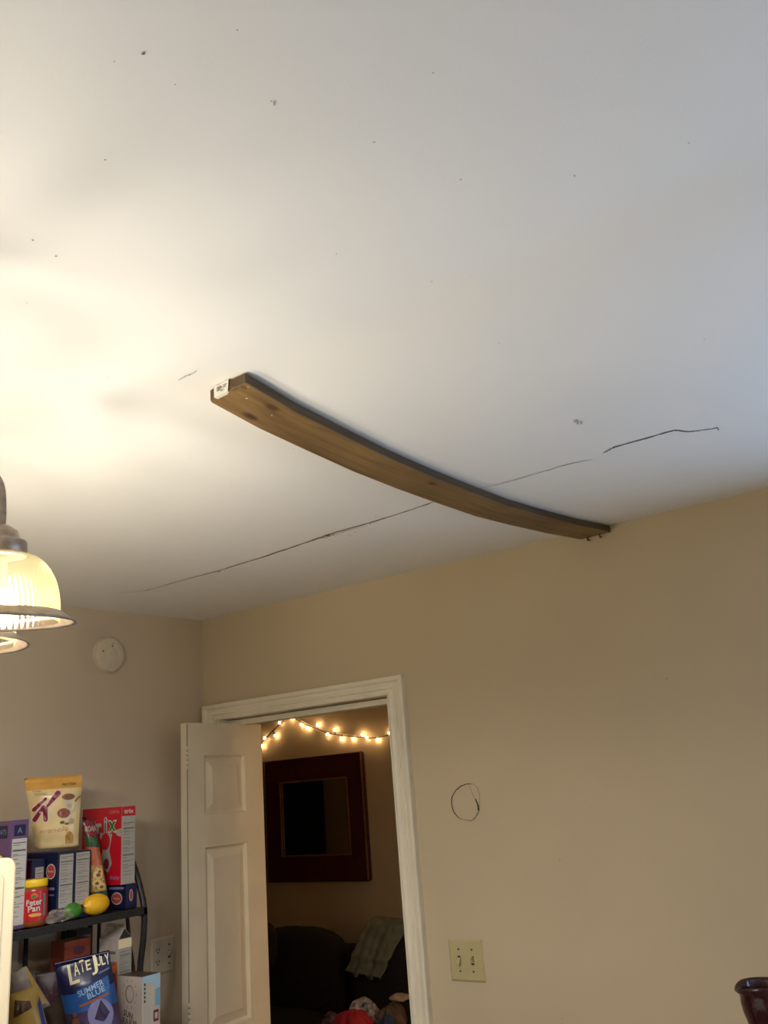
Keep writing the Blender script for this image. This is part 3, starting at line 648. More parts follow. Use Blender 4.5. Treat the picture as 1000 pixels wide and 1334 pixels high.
# ---- navy pasta boxes
ya = on(77, 1140, 0, .265).y - .006; yb = on(97, 1140, 0, .265).y; yc = on(119, 1140, 0, .265).y
BH = 1.622
for i, (a, b, lab) in enumerate(((ya, yb - .001, 'navy pasta box with red oval logo on its wide side, below the pouch'), (yb + .001, yc, 'navy pasta box between another navy box and the tapered snack bag'))):
    o, fx, fy = carton('pasta_box', lab, 'pasta box', .07, .265 - .004 * i, a, b, SH, BH - .003 * i, (P_NAVY,) * 4, 'navy pasta boxes on the top shelf')
    wd = b - a; nutrition(fx, .006, .035, wd - .005, BH - SH - .008, o)
    lines(fx, [(.006, .012, wd - .006, .026)], pm('print_dullblue', '#4a4c78'), o)
    if i == 0:
        patch(fy, oval(.165, .135, .022, .021), P_WHITE, o, 'logo_oval'); patch(fy, oval(.165, .135, .019, .018), pm('logo_red', '#b4423a'), o, 'logo_oval', .001); lines(fy, [(.152, .133, .158, .139), (.160, .132, .165, .136), (.167, .133, .171, .138), (.173, .132, .179, .136)], P_GREYW, o, e=.0014)
        lines(fy, [(.155, .085, .185, .092), (.16, .07, .185, .074)], P_LAV, o)
yd = on(46, 1130, 0, .215).y; ye = on(59, 1130, 0, .215).y
o, fx, fy = carton('pasta_box', 'maroon and navy box with pale label behind the jar', 'pasta box', .06, .215, yd - .012, ye, SH, 1.607, (P_NAVY, P_NAVY, pm('dark_maroon', '#4a1c2c'), P_NAVY))
nutrition(fx, .012, .03, ye - yd + .006, .150, o)
# ---- tapered bags (pouches)
def pouch(name, label, cat, pix, p0, n, thick, mats, vbands=None, nu=14, nv=22, crimp=.04, group=None, gusset=0.0):
    """pix: TL,TR,BR,BL pixels meeting the vertical plane through p0 with normal n. front surface bulges"""
    n = Vector(n).normalized(); Q = [onplane(x, y, p0, n) for x, y in pix]
    O = (Q[3] + Q[2]) / 2; U = (Q[2] - Q[3] + Q[1] - Q[0]).normalized(); U = (U - n * U.dot(n)).normalized(); V = n.cross(U).normalized()
    if V.z < 0: V = -V
    cor = [((q - O).dot(U), (q - O).dot(V)) for q in Q]
    def bil(s, t):
        tl, tr, br, bl = cor; a = (bl[0] + (br[0] - bl[0]) * s, bl[1] + (br[1] - bl[1]) * s); b = (tl[0] + (tr[0] - tl[0]) * s, tl[1] + (tr[1] - tl[1]) * s)
        return (a[0] + (b[0] - a[0]) * t, a[1] + (b[1] - a[1]) * t)
    H = (cor[0][1] + cor[1][1]) / 2; Wt = lambda v: None
    def prof(s, t):
        top = max(0, min(1, (1 - crimp - t) / .22)); e_ = max(0, 1 - (2 * s - 1) ** 2); b = max(gusset, min(1, (t + .02) / .18))
        return thick * (e_ ** .55) * (top ** .7) * b ** .6
    def surf(u, v):
        # invert bilinear roughly
        t = max(0, min(1, v / H)); l = bil(0, t); r = bil(1, t); t = max(0, min(1, t + (v - (l[1] + r[1]) / 2) / H * .5)); l = bil(0, t); r = bil(1, t)
        s = max(0.0, min(1.0, (u - l[0]) / max(1e-6, r[0] - l[0]))); wr = .0016 * math.sin(38 * s + 9 * t) * math.sin(7 * t * 3.1) * (prof(s, t) / thick)
        return prof(s, t) + wr
    F = Frame(O, U, V, n, surf); mb = MB(); vs = []; fs = []
    for sd in (1, -1):
        for j in range(nv + 1):
            for i in range(nu + 1):
                s, t = i / nu, j / nv; u, v = bil(s, t); vs.append(F.O + U * u + V * v + n * (sd * (surf(u, v)) if 0 < i < nu else 0))
    W1 = nu + 1; off = W1 * (nv + 1); mi = []
    for j in range(nv):
        for i in range(nu):
            a = j * W1 + i; fs.append((a, a + 1, a + W1 + 1, a + W1)); fs.append((off + a, off + a + W1, off + a + W1 + 1, off + a + 1))
            k = 0
            if vbands:
                for q, (tv, idx) in enumerate(vbands):
                    if (j + .5) / nv >= tv: k = idx
            mi += [k, k]
    for j in (0, nv):
        for i in range(nu): a = j * W1 + i; fs.append((a, a + 1, off + a + 1, off + a)); mi.append(mi[-1] if j else 0)
    mb.add(vs, fs); mb.m = mi; o = mb.build(name, mats, smooth=True); tag(o, label, cat, group); F.bil = bil; F.H = H; F.cor = cor
    F.st = lambda pts: [bil(a, b) for a, b in pts]
    return o, F
NV = Vector((.80, -.60, 0))
G_CREAM = pm('pouch_cream', '#dcc48e', .25, noise=.08, nscale=25); G_GOLD = pm('pouch_gold', '#d09a48', .25, noise=.1, nscale=25)
o, F = pouch('cereal_pouch', 'cream and gold granola pouch with large red K standing on the navy boxes', 'food pouch', ((31.5, 1014), (107, 1009), (101.5, 1102), (46, 1106)), (.185, -.815, 1.62), NV, .028, [G_CREAM, G_GOLD], [(.82, 1)], gusset=.6)
def B(pts, mt, nm, e=.0008): return patch(F, F.st(pts), mt, o, nm, e)
def pxuv(x, y):
    # pixel inside the pouch outline (31..107 x 1009..1106) -> s,t
    t = (1104 - y) / 93.5; l = 46 + (31.5 - 46) * t; r = 101.5 + (107 - 101.5) * t; return ((x - l) / (r - l), t)
def px(*q): return [pxuv(*a) for a in q]
def strokes(pts, r0, r1, n=6):   # tapered rounded stroke as polygon in px space
    (xa, ya), (xb, yb) = pts; d = Vector((xb - xa, yb - ya)).normalized(); nn = Vector((-d.y, d.x)); out = []
    for k in range(n + 1): a = math.pi / 2 + math.pi * k / n; c, s_ = math.cos(a), math.sin(a); out.append((xa + (d.x * c + nn.x * s_) * r0, ya + (d.y * c + nn.y * s_) * r0))
    for k in range(n + 1): a = -math.pi / 2 + math.pi * k / n; c, s_ = math.cos(a), math.sin(a); out.append((xb + (d.x * c + nn.x * s_) * r1, yb + (d.y * c + nn.y * s_) * r1))
    return out
for st, a, b in (((( 44.5, 1053), (60, 1039.5)), 2.9, 1.6), (((45.5, 1066), (57, 1050)), 3.1, 2.4), (((75.5, 1033.5), (61.5, 1050)), 3.6, 1.6), (((59, 1053), (59.5, 1067)), 3.2, 2.9)):
    B(px(*strokes(st, a, b)), P_MAROON, 'letter_k', .0016); B(px(*strokes(st, a + .8, b + .8)), pm('k_outline', '#e6cfc0'), 'letter_k_outline', .0010)
for (x, y, rx, ry, mt) in ((89, 1039, 8.5, 4.2, P_BROWN), (87, 1046, 6, 3, pm('bowl', '#c8b8a4')), (83, 1060, 8.5, 6.5, pm('berries', '#8a4a3c', noise=.4, nscale=120)), (90, 1051, 3.5, 3, P_GREYW), (81, 1072, 3.4, 2, pm('leafdull', '#5c5a34')), (87, 1074, 3, 1.6, pm('leafdull', '#5c5a34')), (93, 1071, 4, 4, pm('spoonful', '#b49a7c'))):
    B(px(*oval(x, y, rx, ry, 14)), mt, 'picture', .0010)
B(px((97, 1045), (104, 1038), (105, 1039.5), (98, 1046.5)), P_BROWN, 'picture', .0012)
B(px((85, 1069), (100, 1051), (102, 1052), (87, 1070)), P_WHITE, 'picture', .0013)
B(px((85, 1100), (85, 1089), (87, 1085), (91, 1084), (94, 1086), (95.5, 1090), (95, 1100)), pm('spoon_window', '#b08440', noise=.3, nscale=90), 'picture', .0010)
def tpx(s_, xc, yc, w_, h_, mt, rot=0, **k):
    c = F.bil(*pxuv(xc, yc)); sc = (F.cor[1][0] - F.cor[0][0]) / 75.5; text(F, s_, c[0], c[1], w_ * sc, h_ * sc, mt, o, rot=rot, e=.0018, **k)
tpx('SPECIAL', 54, 1033.5, 18, 3.6, pm('tx_grey', '#a07c6c')); tpx('granola', 70, 1082, 38, 9, pm('tx_tan', '#d0a070'), .06, bold=.02); tpx('Kellogg', 48, 1029, 11, 2, P_MAROON)
tpx('PROTEIN', 90, 1022.5, 18, 4.2, pm('tx_green', '#4c5a3c'), .02, bold=.02); tpx('low fat', 74, 1026, 9, 3, P_GOLD); tpx('TOUCH OF HONEY', 53, 1100, 10, 1.6, P_GOLD)
# ---- roan bag
G_DRED = pm('bag_dark_red', '#5a1a22', .3); G_DGREEN = pm('bag_dark_green', '#33502c', .3, noise=.3, nscale=60); G_ORG = pm('bag_orange', '#b4603a', .3, noise=.3, nscale=60); G_NUT = pm('bag_snack_picture', '#b89458', .35, noise=.6, nscale=110)
o, F = pouch('snack_bag', 'tapered snack bag with dark red top and green leaf between the boxes', 'snack bag', ((107, 1064), (123, 1068), (141, 1168), (119, 1173)), (.240, -.69, 1.5), (.95, -.3, 0), .016, [G_NUT, G_DRED, G_DGREEN, G_ORG, pm('bag_teal', '#2c5048', .3)], [(0, 4), (.07, 0), (.40, 3), (.62, 2), (.76, 1)])
tl = F.bil(.60, .87); text(F, 'ROAN', tl[0] - .004, tl[1], .034, .016, P_GREYW, o, bold=.02, rot=.06)
pts = [F.bil(.5 + .42 * math.cos(a), .87 + .11 * math.sin(a)) for a in [6.283 * k / 20 for k in range(20)]]; patch(F, pts, pm('bag_oval', '#7c1c26'), o, 'logo_oval', .0008)
for (s, t, r) in ((.5, .3, .016), (.35, .2, .013), (.6, .15, .014), (.62, .34, .011)):
    c = F.bil(s, t); patch(F, oval(c[0], c[1], r, r * .8, 12), pm('pasta_tan', '#d8b878'), o, 'picture', .001); patch(F, oval(c[0], c[1] - .002, r * .45, r * .35, 10), P_BROWN, o, 'picture', .0016)
# ---- navy box lying flat with red cereal box on top
yl0 = on(164, 1165, 0, .27).y; yl1 = on(178.5, 1165, 0, .27).y
o, fx, fy = carton('pasta_box', 'navy box lying on its side under the red cereal box', 'pasta box', .06, .27, yl0, yl1, SH, 1.505, (P_NAVY,) * 4)
patch(fy, oval(.168, .030, .026, .018), P_WHITE, o, 'logo_oval'); patch(fy, oval(.168, .030, .0225, .0145), pm('logo_red', '#b4423a'), o, 'logo_oval', .001); lines(fy, [(.154, .028, .160, .034), (.162, .027, .168, .031), (.170, .028, .175, .033), (.177, .027, .183, .031)], P_GREYW, o, e=.0014)
patch(fx, oval((yl1 - yl0) * .45, .037, .0075, .017), P_WHITE, o, 'logo_oval'); patch(fx, oval((yl1 - yl0) * .45, .037, .0055, .0145), pm('logo_red', '#b4423a'), o, 'logo_oval', .001)
lines(fy, [(.13, .056, .20, .063)], P_LAV, o)
yt0 = on(158, 1100, 0, .268).y; yt1 = on(176, 1100, 0, .268).y
P_TRIX = pm('cereal_red', '#c4182a', .35)
o, fx, fy = carton('cereal_box', 'red cereal box with white side panel standing on a navy box', 'cereal box', .075, .268, yt0, yt1, 1.5055, 1.735, (P_TRIX, P_GREYW, P_TRIX, pm('box_top_dull', '#7a3038')))
wd = yt1 - yt0; patch(fx, rect(0.0005, .200, wd - .0005, .2285), P_TRIX, o, 'side_band'); text(fx, 'trix', wd / 2, .214, wd * .7, .013, P_WHITE, o, bold=.03); nutrition(fx, .003, .01, wd - .003, .188, o, P_GREYW)
text(fy, 'tr', .075, .172, .046, .040, P_WHITE, o, bold=.05, e=.0010); text(fy, 'i', .117, .175, .016, .052, P_WHITE, o, bold=.05, e=.0010); text(fy, 'x', .150, .172, .046, .038, P_WHITE, o, bold=.07, e=.0010)
text(fy, 'tr', .075, .172, .036, .030, P_WHITE, o, bold=.01, e=.0018); text(fy, 'i', .117, .175, .007, .044, pm('grey_green', '#4a5a48'), o, e=.0018); text(fy, 'x', .150, .172, .034, .028, P_GREEN, o, bold=.03, e=.0018)
patch(fy, [(.165, .16), (.192, .165), (.192, .14), (.178, .142), (.168, .148)], P_GREYW, o, 'white_swash'); 
patch(fy, [(.09, .155), (.15, .150), (.138, .10), (.150, .062), (.132, .036), (.108, .05), (.098, .085), (.112, .12), (.09, .14)], P_GREYW, o, 'white_swash', .0008)
patch(fy, oval(.118, .128, .022, .026), P_TRIX, o, 'red_patch', .0012); patch(fy, oval(.125, .062, .013, .016), P_MAROON, o, 'red_patch', .0012)
text(fy, 'CEREAL', .160, .215, .05, .010, pm('pinkish', '#d88a90'), o); text(fy, 'fruity', .165, .020, .045, .014, pm('lilac_print', '#a070a8'), o, bold=.02)
# ---- jar
jc = Vector((.245, (on(29, 1172, 0, .245).y + on(60, 1172, 0, .245).y) / 2)); jr = .0355
jar = empty('peanut_butter_jar', (jc.x, jc.y, SH), 'peanut butter jar with red label and yellow lid on the rack', 'jar')
def J(mb, nm, mt): o = mb.build(nm, mt, jar, smooth=True); return o
J(MB().lathe([(.0001, 0), (.030, 0), (jr - .001, .004), (jr, .012), (jr, .094), (.032, .102), (.030, .106), (.0001, .106)], n=36), 'body', pm('peanut_butter', '#8a4c24', .15))
lb = J(MB().lathe([(jr + .0006, .016), (jr + .0008, .020), (jr + .0008, .090), (jr + .0006, .093)], n=48), 'label_wrap', pm('jar_red', '#b81c28', .3))
J(MB().lathe([(.0001, .122), (.033, .122), (.0345, .120), (.0345, .104), (.033, .102), (.0001, .102)], n=48, flute=.0), 'lid', P_YELLOW)
va = math.atan2(CP.y - jc.y, CP.x - jc.x)
class Cyl:
    surf = True
    def p(s, u, v, e): a = va + u / jr; r_ = jr + .0014 + e; return Vector((jc.x + r_ * math.cos(a), jc.y + r_ * math.sin(a), SH + v))
cy = Cyl()
def jt(s_, *a, **k):
    text(cy, s_, *a, lb, **k)
def put2(o): o.parent = lb; return o
_put = put
def put(p, o):
    if p is lb: o.parent = lb; o.matrix_parent_inverse = Matrix.Translation(-jar.location); return o
    return _put(p, o)
jt('Peter', 0, .064, .040, .016, P_WHITE, bold=.02, rot=.06); jt('Pan', 0, .048, .030, .016, P_WHITE, bold=.02, rot=.06)
patch(cy, oval(.004, .031, .017, .0045), pm('jar_gold', '#d8a048'), lb, 'label_oval'); patch(cy, oval(0.0, .080, .009, .007), P_ORANGE, lb, 'label_leaf'); patch(cy, oval(-.002, .079, .0065, .0045), P_GREEN, lb, 'label_leaf', .0012)
patch(cy, rect(.024, .025, .032, .085), pm('jar_teal', '#5c807c'), lb, 'label_edge')
# ---- lemon, lime, plastic wrap
def fruit(name, label, c, L, r, mtl, ang):
    mb = MB(); prof = []
    for i in range(21):
        t = i / 20; z = (t - .5) * L; rr = r * math.sqrt(max(0, 1 - ((t - .5) * 2.12) ** 2)) if abs(t - .5) < .44 else 0
        tip = .0062 * math.sqrt(max(0, 1 - (abs(t - .5) * 2) ** 2)) if abs(t - .5) > .36 else 0
        prof.append((max(rr, tip, .0004), z))
    mb.lathe(prof, n=28); o = mb.build(name, mtl, smooth=True); o.rotation_euler = (math.pi / 2, 0, ang); o.location = c; tag(o, label, 'fruit')
    s_ = MB(); s_.lathe([(.003, L * .485), (.0028, L * .5), (.0001, L * .505)], n=8); s_.build('stem_end', pm('stem_brown', '#5a4a22'), o); return o
fruit('lemon', 'ripe yellow lemon on the edge of the rack shelf', (.268, on(125, 1173, 0, .268).y, SH + .0290), .098, .0295, pm('lemon_skin', '#eab21c', .4, bump=.35, bscale=260), .1)
fruit('lime', 'green lime beside the lemon on the rack', (.262, on(93, 1181, 0, .262).y, SH + .0225), .066, .0225, pm('lime_skin', '#3c7a22', .35, bump=.3, bscale=260), -.2)
mb = MB(); cpos = Vector((.272, on(76, 1190, 0, .272).y, SH + .014)); vs = []; nA, nB = 22, 14
for j in range(nB + 1):
    for i in range(nA):
        a = 6.283 * i / nA; b = math.pi * j / nB; k = 1 + .28 * math.sin(5 * a + 3 * b) * math.sin(3 * b) + random.uniform(-.10, .10)
        vs.append((cpos.x + .020 * k * math.sin(b) * math.cos(a), cpos.y + .042 * k * math.sin(b) * math.sin(a), max(SH + .001, cpos.z + .018 * k * math.cos(b))))
fs = [(j * nA + i, j * nA + (i + 1) % nA, (j + 1) * nA + (i + 1) % nA, (j + 1) * nA + i) for j in range(nB) for i in range(nA)]
mb.add(vs, fs); tag(mb.build('plastic_wrap', mat('clear_wrap', (.55, .45, .36), .06, alpha=.30)), 'crumpled clear plastic wrap by the lime', 'plastic wrap')

# ---- lower shelf
G_NVBAG = pm('chip_bag_navy', '#22244c', .28, noise=.15, nscale=30); G_BLBAG = pm('chip_bag_blue', '#2a5a9e', .28, noise=.15, nscale=30); G_PICT = pm('chip_bag_picture', '#4a3a5e', .3, noise=.35, nscale=40)
NC = Vector((.80, -.58, .0))
cx0 = Vector((.335, -.735, 1.2))
TLp, TRp = (69.5, 1255), (142, 1237.5)
o, F = pouch('chip_bag', 'navy tortilla chip bag with LATE JULY lettering leaning on the lower shelf', 'chip bag', (TLp, TRp, (164, 1372), (100, 1388)), cx0, NC, .034, [G_PICT, G_NVBAG, G_BLBAG], [(.0, 0), (.50, 2), (.68, 1)], crimp=.05)
# make the blue band follow the lettering
def CH(x, y):  # pixel -> local uv on the bag's plane
    q = onplane(x, y, cx0 + NC.normalized() * .025, NC.normalized()) - F.O; return (q.dot(F.U), q.dot(F.V))
P_CHT = pm('chip_letter', '#efe2b8')
ru = F.cor[1][0] - F.cor[0][0]; kpx = ru / 74.6
for ch, x, y, w_, h_ in (('L', 95.5, 1269, 13, 25), ('A', 99.5, 1263, 7.5, 16), ('T', 107, 1259.5, 6, 14.5), ('E', 115, 1258, 6.5, 12), ('J', 122.5, 1258, 8.5, 23), ('U', 128.5, 1253, 6, 12), ('L', 134.5, 1252, 5, 11.5), ('Y', 140, 1250.5, 6, 14)):
    c = CH(x, y); text(F, ch, c[0], c[1], w_ * kpx, h_ * kpx, P_CHT, o, rot=.12, bold=.015, e=.0036)
c = CH(106, 1291); 
patch(F, [CH(99, 1290), CH(141, 1271), CH(143, 1288), CH(100, 1306)], G_BLBAG, o, 'blue_band', .0010)
c = CH(118, 1286.5); text(F, 'SUMMER', c[0], c[1], 35 * kpx, 7.5 * kpx, P_PALEBLUE, o, rot=.24, bold=.01, e=.0036)
c = CH(125, 1292); text(F, 'BLUE', c[0], c[1], 24 * kpx, 7.5 * kpx, P_PALEBLUE, o, rot=.24, bold=.02, e=.0036)
c = CH(136, 1264.5); text(F, 'ORGANIC', c[0], c[1], 16 * kpx, 2.2 * kpx, P_PALEBLUE, o, rot=.2, e=.0036)
patch(F, [CH(103, 1309), CH(142, 1292), CH(143, 1295), CH(104, 1312)], pm('rust_band', '#9a5a3c'), o, 'rust_band', .0012)
patch(F, [CH(*q) for q in oval(131, 1321, 17, 21, 20)], P_LAV, o, 'chip_picture', .0010); patch(F, [CH(131, 1301), CH(143, 1318), CH(136, 1330), CH(123, 1327)], P_DPURP, o, 'chip_picture', .0018)
patch(F, [CH(*q) for q in oval(99, 1332, 5, 6, 12)], P_BROWN, o, 'chip_picture', .0012); patch(F, [CH(*q) for q in oval(97, 1322, 3, 3, 10)], P_BROWN, o, 'chip_picture', .0012)
lines(F, [(F.cor[0][0] + .004, F.H * .985, F.cor[0][0] + ru * .98, F.H * .992)], P_LAV, o, 'crimp_edge', e=.003)
# sun box
X = .372; s0 = on(185.5, 1273, 0, X); s1 = on(208.5, 1267, 0, X); xb = on(153, 1272, 1, s0.y).x
P_SUN = pm('sunbox_white', '#c8bcb0', .45, noise=.05, nscale=20)
o, fx, fy = carton('cracker_box', 'white box with sun drawing and pale blue side on the lower shelf', 'food box', xb, X, s0.y, s1.y, SH2, s0.z, (P_SUN, P_WHITE, P_SUN, pm('sunbox_top', '#4a3c30')))
wd = s1.y - s0.y; hh = s0.z - SH2; dx = X - xb
patch(fx, [(0, hh), (wd, hh), (wd, hh - .045), (wd * .45, hh - .02), (0, hh - .018)], P_PALEBLUE, o, 'sky_print'); patch(fx, rect(wd * .72, hh - .085, wd, hh - .04), pm('sky_blue2', '#7fb0d0'), o, 'sky_print')
lines(fx, [(wd * .08, hh - .025 - .011 * i, wd * .16, hh - .018 - .011 * i) for i in range(5)], P_BLACK, o); lines(fx, [(wd * .62, hh - .125, wd * .9, hh - .095)], P_MAROON, o); lines(fx, [(wd * .68, hh - .118, wd * .84, hh - .102)], P_WHITE, o, e=.0018)
patch(fx, rect(wd * .62, hh - .18, wd * .95, hh - .135), P_GOLD, o, 'gold_print'); patch(fx, rect(wd * .5, hh - .2, wd * .58, hh - .03), pm('pale_green', '#c8ccb0'), o, 'side_stripe')
cu_, cv_ = dx * .50, hh - .047; patch(fy, oval(cu_, cv_, .019, .024), pm('sun_ring', '#8a7c74'), o, 'sun_print'); patch(fy, oval(cu_ + .002, cv_, .015, .020), P_SUN, o, 'sun_print', .0012)
for k in range(10):
    a = 6.283 * k / 10; c, s_ = math.cos(a), math.sin(a); u, v = cu_ + .030 * c, cv_ + .036 * s_
    patch(fy, [(u - .0012, v - .004), (u + .0012, v - .004), (u + .0012, v + .004), (u - .0012, v + .004)], pm('sun_ring', '#8a7c74'), o, 'sun_ray')
text(fy, 'SUN', dx * .46, hh - .100, .040, .016, pm('tx_dark', '#4a3632'), o, bold=.02, rot=-.25); text(fy, 'FARM', dx * .52, hh - .120, .058, .016, pm('tx_dark', '#4a3632'), o, rot=-.1)
# gable carton
X = .262; g0 = on(153.5, 1240, 0, X); g1 = on(171.5, 1240, 0, X); gz = on(160, 1223, 0, X).z; xb = on(129, 1240, 1, g0.y).x; xb = max(.17, xb)
G_CART = pm('carton_pale', '#b8aca0', .45, noise=.15, nscale=25)
o, fx, fy = carton('gable_carton', 'pale gable-top carton on the lower shelf below the lemon', 'carton', xb, X, g0.y, g1.y, SH2, gz, (G_CART, P_GREYW, G_CART, G_CART))
wd = g1.y - g0.y; nutrition(fx, .003, .22, wd - .003, gz - SH2 - .03, o, P_GREYW); patch(fx, rect(.001, gz - SH2 - .026, wd - .001, gz - SH2 - .001), P_CREAM, o, 'cream_band')
ym = (g0.y + g1.y) / 2; mb = MB(); mb.add([(xb, g0.y, gz), (X, g0.y, gz), (X, g1.y, gz), (xb, g1.y, gz), (xb, ym, gz + .030), (X - .004, ym, gz + .030), (xb, ym, gz + .040), (X - .004, ym, gz + .040)], [(0, 1, 5, 4), (3, 2, 5, 4), (1, 2, 5), (0, 3, 4), (4, 5, 7, 6)])
mb.cur = 1; put(o, mb.build('gable_top', [G_CART]))
patch(Frame((X, g0.y, gz), (0, 1, 0), (-.004 / .030, 0, 1), (1, 0, .09)), [(.003, .001), (wd - .003, .001), (wd / 2, .027)], P_BLACK, o, 'gable_gusset', .0015)
lines(fy, [((X - xb) * .55, gz - SH2 - .04 - .03 * i, (X - xb) * .9, gz - SH2 - .032 - .03 * i) for i in range(4)], pm('print_grey', '#6a6660'), o); patch(fy, rect((X - xb) * .45, gz - SH2 - .15, X - xb - .001, gz - SH2 - .06), P_ORANGE, o, 'orange_band')
# orange box and dark box behind
X = .16; a0 = on(84, 1235, 0, X); a1 = on(118, 1235, 0, X); az = on(100, 1224, 0, X).z
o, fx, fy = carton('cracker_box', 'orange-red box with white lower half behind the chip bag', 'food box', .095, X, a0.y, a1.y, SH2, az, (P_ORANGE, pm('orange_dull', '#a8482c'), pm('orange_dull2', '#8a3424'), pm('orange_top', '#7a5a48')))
wd = a1.y - a0.y; hh = az - SH2; patch(fx, rect(.002, .02, wd - .002, hh - .055), P_GREYW, o, 'white_panel'); patch(fx, oval(wd * .55, hh - .03, .022, .012), pm('plum', '#6a3048'), o, 'logo_patch')
X = .085; a0 = on(100, 1215, 0, X); a1 = on(121, 1215, 0, X); az = min(1.395, on(115, 1209, 0, X).z)
o, fx, fy = carton('tea_box', 'dark blue box at the back of the lower shelf by the wall', 'food box', .03, X, a0.y, a1.y, SH2, az, (pm('dark_blue_box', '#2a3444'),) * 4)
patch(fx, rect(.01, az - SH2 - .03, a1.y - a0.y - .01, az - SH2 - .018), P_LAV, o, 'label_strip')
# yellow-blue bag, plain plastic bag, dark floral bag
G_YEL = pm('bag_yellow', '#a8883c', .35, noise=.15, nscale=20); 
o, F = pouch('bread_bag', 'yellow food bag with blue edge on the lower shelf next to the refrigerator', 'food bag', ((12, 1296), (48, 1283), (76, 1392), (10, 1398)), (.345, -.955, 1.15), NV, .03, [G_YEL, pm('bag_yellow_dark', '#8a6c34')], None, crimp=.0)
patch(F, F.st([(.88, .05), (.99, .05), (.99, .86), (.90, .80)]), pm('bag_blue_edge', '#2c3c94'), o, 'blue_edge', .002)
patch(F, F.st([(.15, .70), (.72, .78), (.70, .86), (.2, .92)]), pm('bag_brown', '#4a2c1c'), o, 'brown_print', .002)
o, F = pouch('plastic_bag', 'grey translucent plastic bag with yellow edge above the yellow bag', 'plastic bag', ((14, 1268), (34, 1258), (66, 1310), (12, 1330)), (.275, -.94, 1.2), NV, .016, [pm('bag_grey', '#8a8078', .2, noise=.25, nscale=30)], None, crimp=.02)
patch(F, F.st([(.80, .1), (.985, .1), (.985, .97), (.86, .97)]), G_YEL, o, 'yellow_edge', .002)
o, F = pouch('snack_bag', 'dark floral patterned bag standing behind the chip bag', 'snack bag', ((46, 1268), (80, 1262), (96, 1372), (52, 1380)), (.205, -.818, 1.15), NV, .013, [pm('bag_olive', '#44382a', .4, noise=.3, nscale=30), pm('bag_floral_dark', '#3a2228', .4, noise=.3, nscale=40)], [(.70, 1)])
for k in range(6):
    a = 6.283 * k / 6; c = F.bil(.5, .72); u, v = c[0] + .014 * math.cos(a), c[1] + .014 * math.sin(a); patch(F, oval(u, v, .011, .0045, 10, a), pm('floral', '#5a2c40'), o, 'petal', .001)

# ------------------------------------------------------------------ vase on a sideboard (right edge)
VY = -.28; vp = on(960, 1288, 1, VY); vt = on(1000, 1280, 1, VY)
vr = .057; vx = vp.x + vr * 1.02; vz = vt.z; SBZ = 1.05
vase = empty('pitcher_vase', (vx, VY, SBZ), 'glossy dark maroon jug with flared lip and spout near the wall', 'vase')
M_VASE = mat('maroon_glaze', (.030, .006, .008), .12, noise=.25, nscale=60, bump=.25, bscale=45)
h = vz - SBZ; mb = MB()
prof = [(.0001, 0), (.030, 0), (.032, .006), (.022, .020), (.020, .030), (.036, h * .42), (.046, h * .60), (.0525, h * .72), (.0545, h * .82), (.0535, h * .885), (.0545, h * .92), (.0575, h * .965), (.058, h * .985), (.054, h), (.050, h * .975), (.046, h * .90), (.044, h * .7), (.0001, h * .55)]
n = 48; vs = []
sa = math.atan2(-CR.y, -CR.x)
for (r, z) in prof:
    for k in range(n):
        a = 6.28318 * k / n; da = math.atan2(math.sin(a - sa), math.cos(a - sa)); lip = max(0, (z / h - .88) / .12) if r > .04 else 0
        q = r * (1 + .012 * math.sin(9 * a) * (1 if z < h * .88 else 0)) + .007 * lip * math.exp(-(da / .45) ** 2); vs.append((q * math.cos(a), q * math.sin(a), z - .012 * lip * math.exp(-(da / .5) ** 2)))
fs = [(i * n + k, i * n + (k + 1) % n, (i + 1) * n + (k + 1) % n, (i + 1) * n + k) for i in range(len(prof) - 1) for k in range(n)]
mb.add(vs, fs); mb.build('jug_body', M_VASE, vase, smooth=True)
mb = MB(); ha = sa + math.pi; mb.tube([(r * math.cos(ha), r * math.sin(ha), z) for r, z in ((.044, h * .9), (.075, h * .92), (.085, h * .78), (.07, h * .6), (.042, h * .55))], .006, 8); mb.build('handle', M_VASE, vase, smooth=True)
M_SB = mat('dark_walnut', (.07, .04, .022), .4, noise=.35, nscale=12)
sb = empty('sideboard', (vx + .3, VY, 0), 'dark wooden sideboard against the wall below the maroon jug', 'sideboard'); x0, x1 = vx - .1, vx + .9
rel(sb, boxo('carcass', (x0 + .02, -.46, .08), (x1 - .02, -.02, SBZ - .03), M_SB, None, .003)); rel(sb, boxo('worktop', (x0, -.49, SBZ - .03), (x1, -.01, SBZ), M_SB, None, .005))
for i in range(2):
    xa = x0 + .04 + i * .46; d = rel(sb, boxo('door', (xa, -.478, .14), (xa + .44, -.461, SBZ - .06), M_SB, None, .004)); k = MB(); k.lathe([(.006, 0), (.006, .012), (.014, .018), (.012, .026), (.0001, .028)], n=16); kb = k.build('knob', M_GOLD, smooth=True); kb.location = (xa + (.40 if i == 0 else .04), -.478, .6); kb.rotation_euler = (math.pi / 2, 0, 0); put(d, kb)
for xa in (x0 + .04, x1 - .08):
    for ya in (-.45, -.08): rel(sb, boxo('leg', (xa, ya, 0), (xa + .04, ya + .04, .08), M_SB, None, .003))

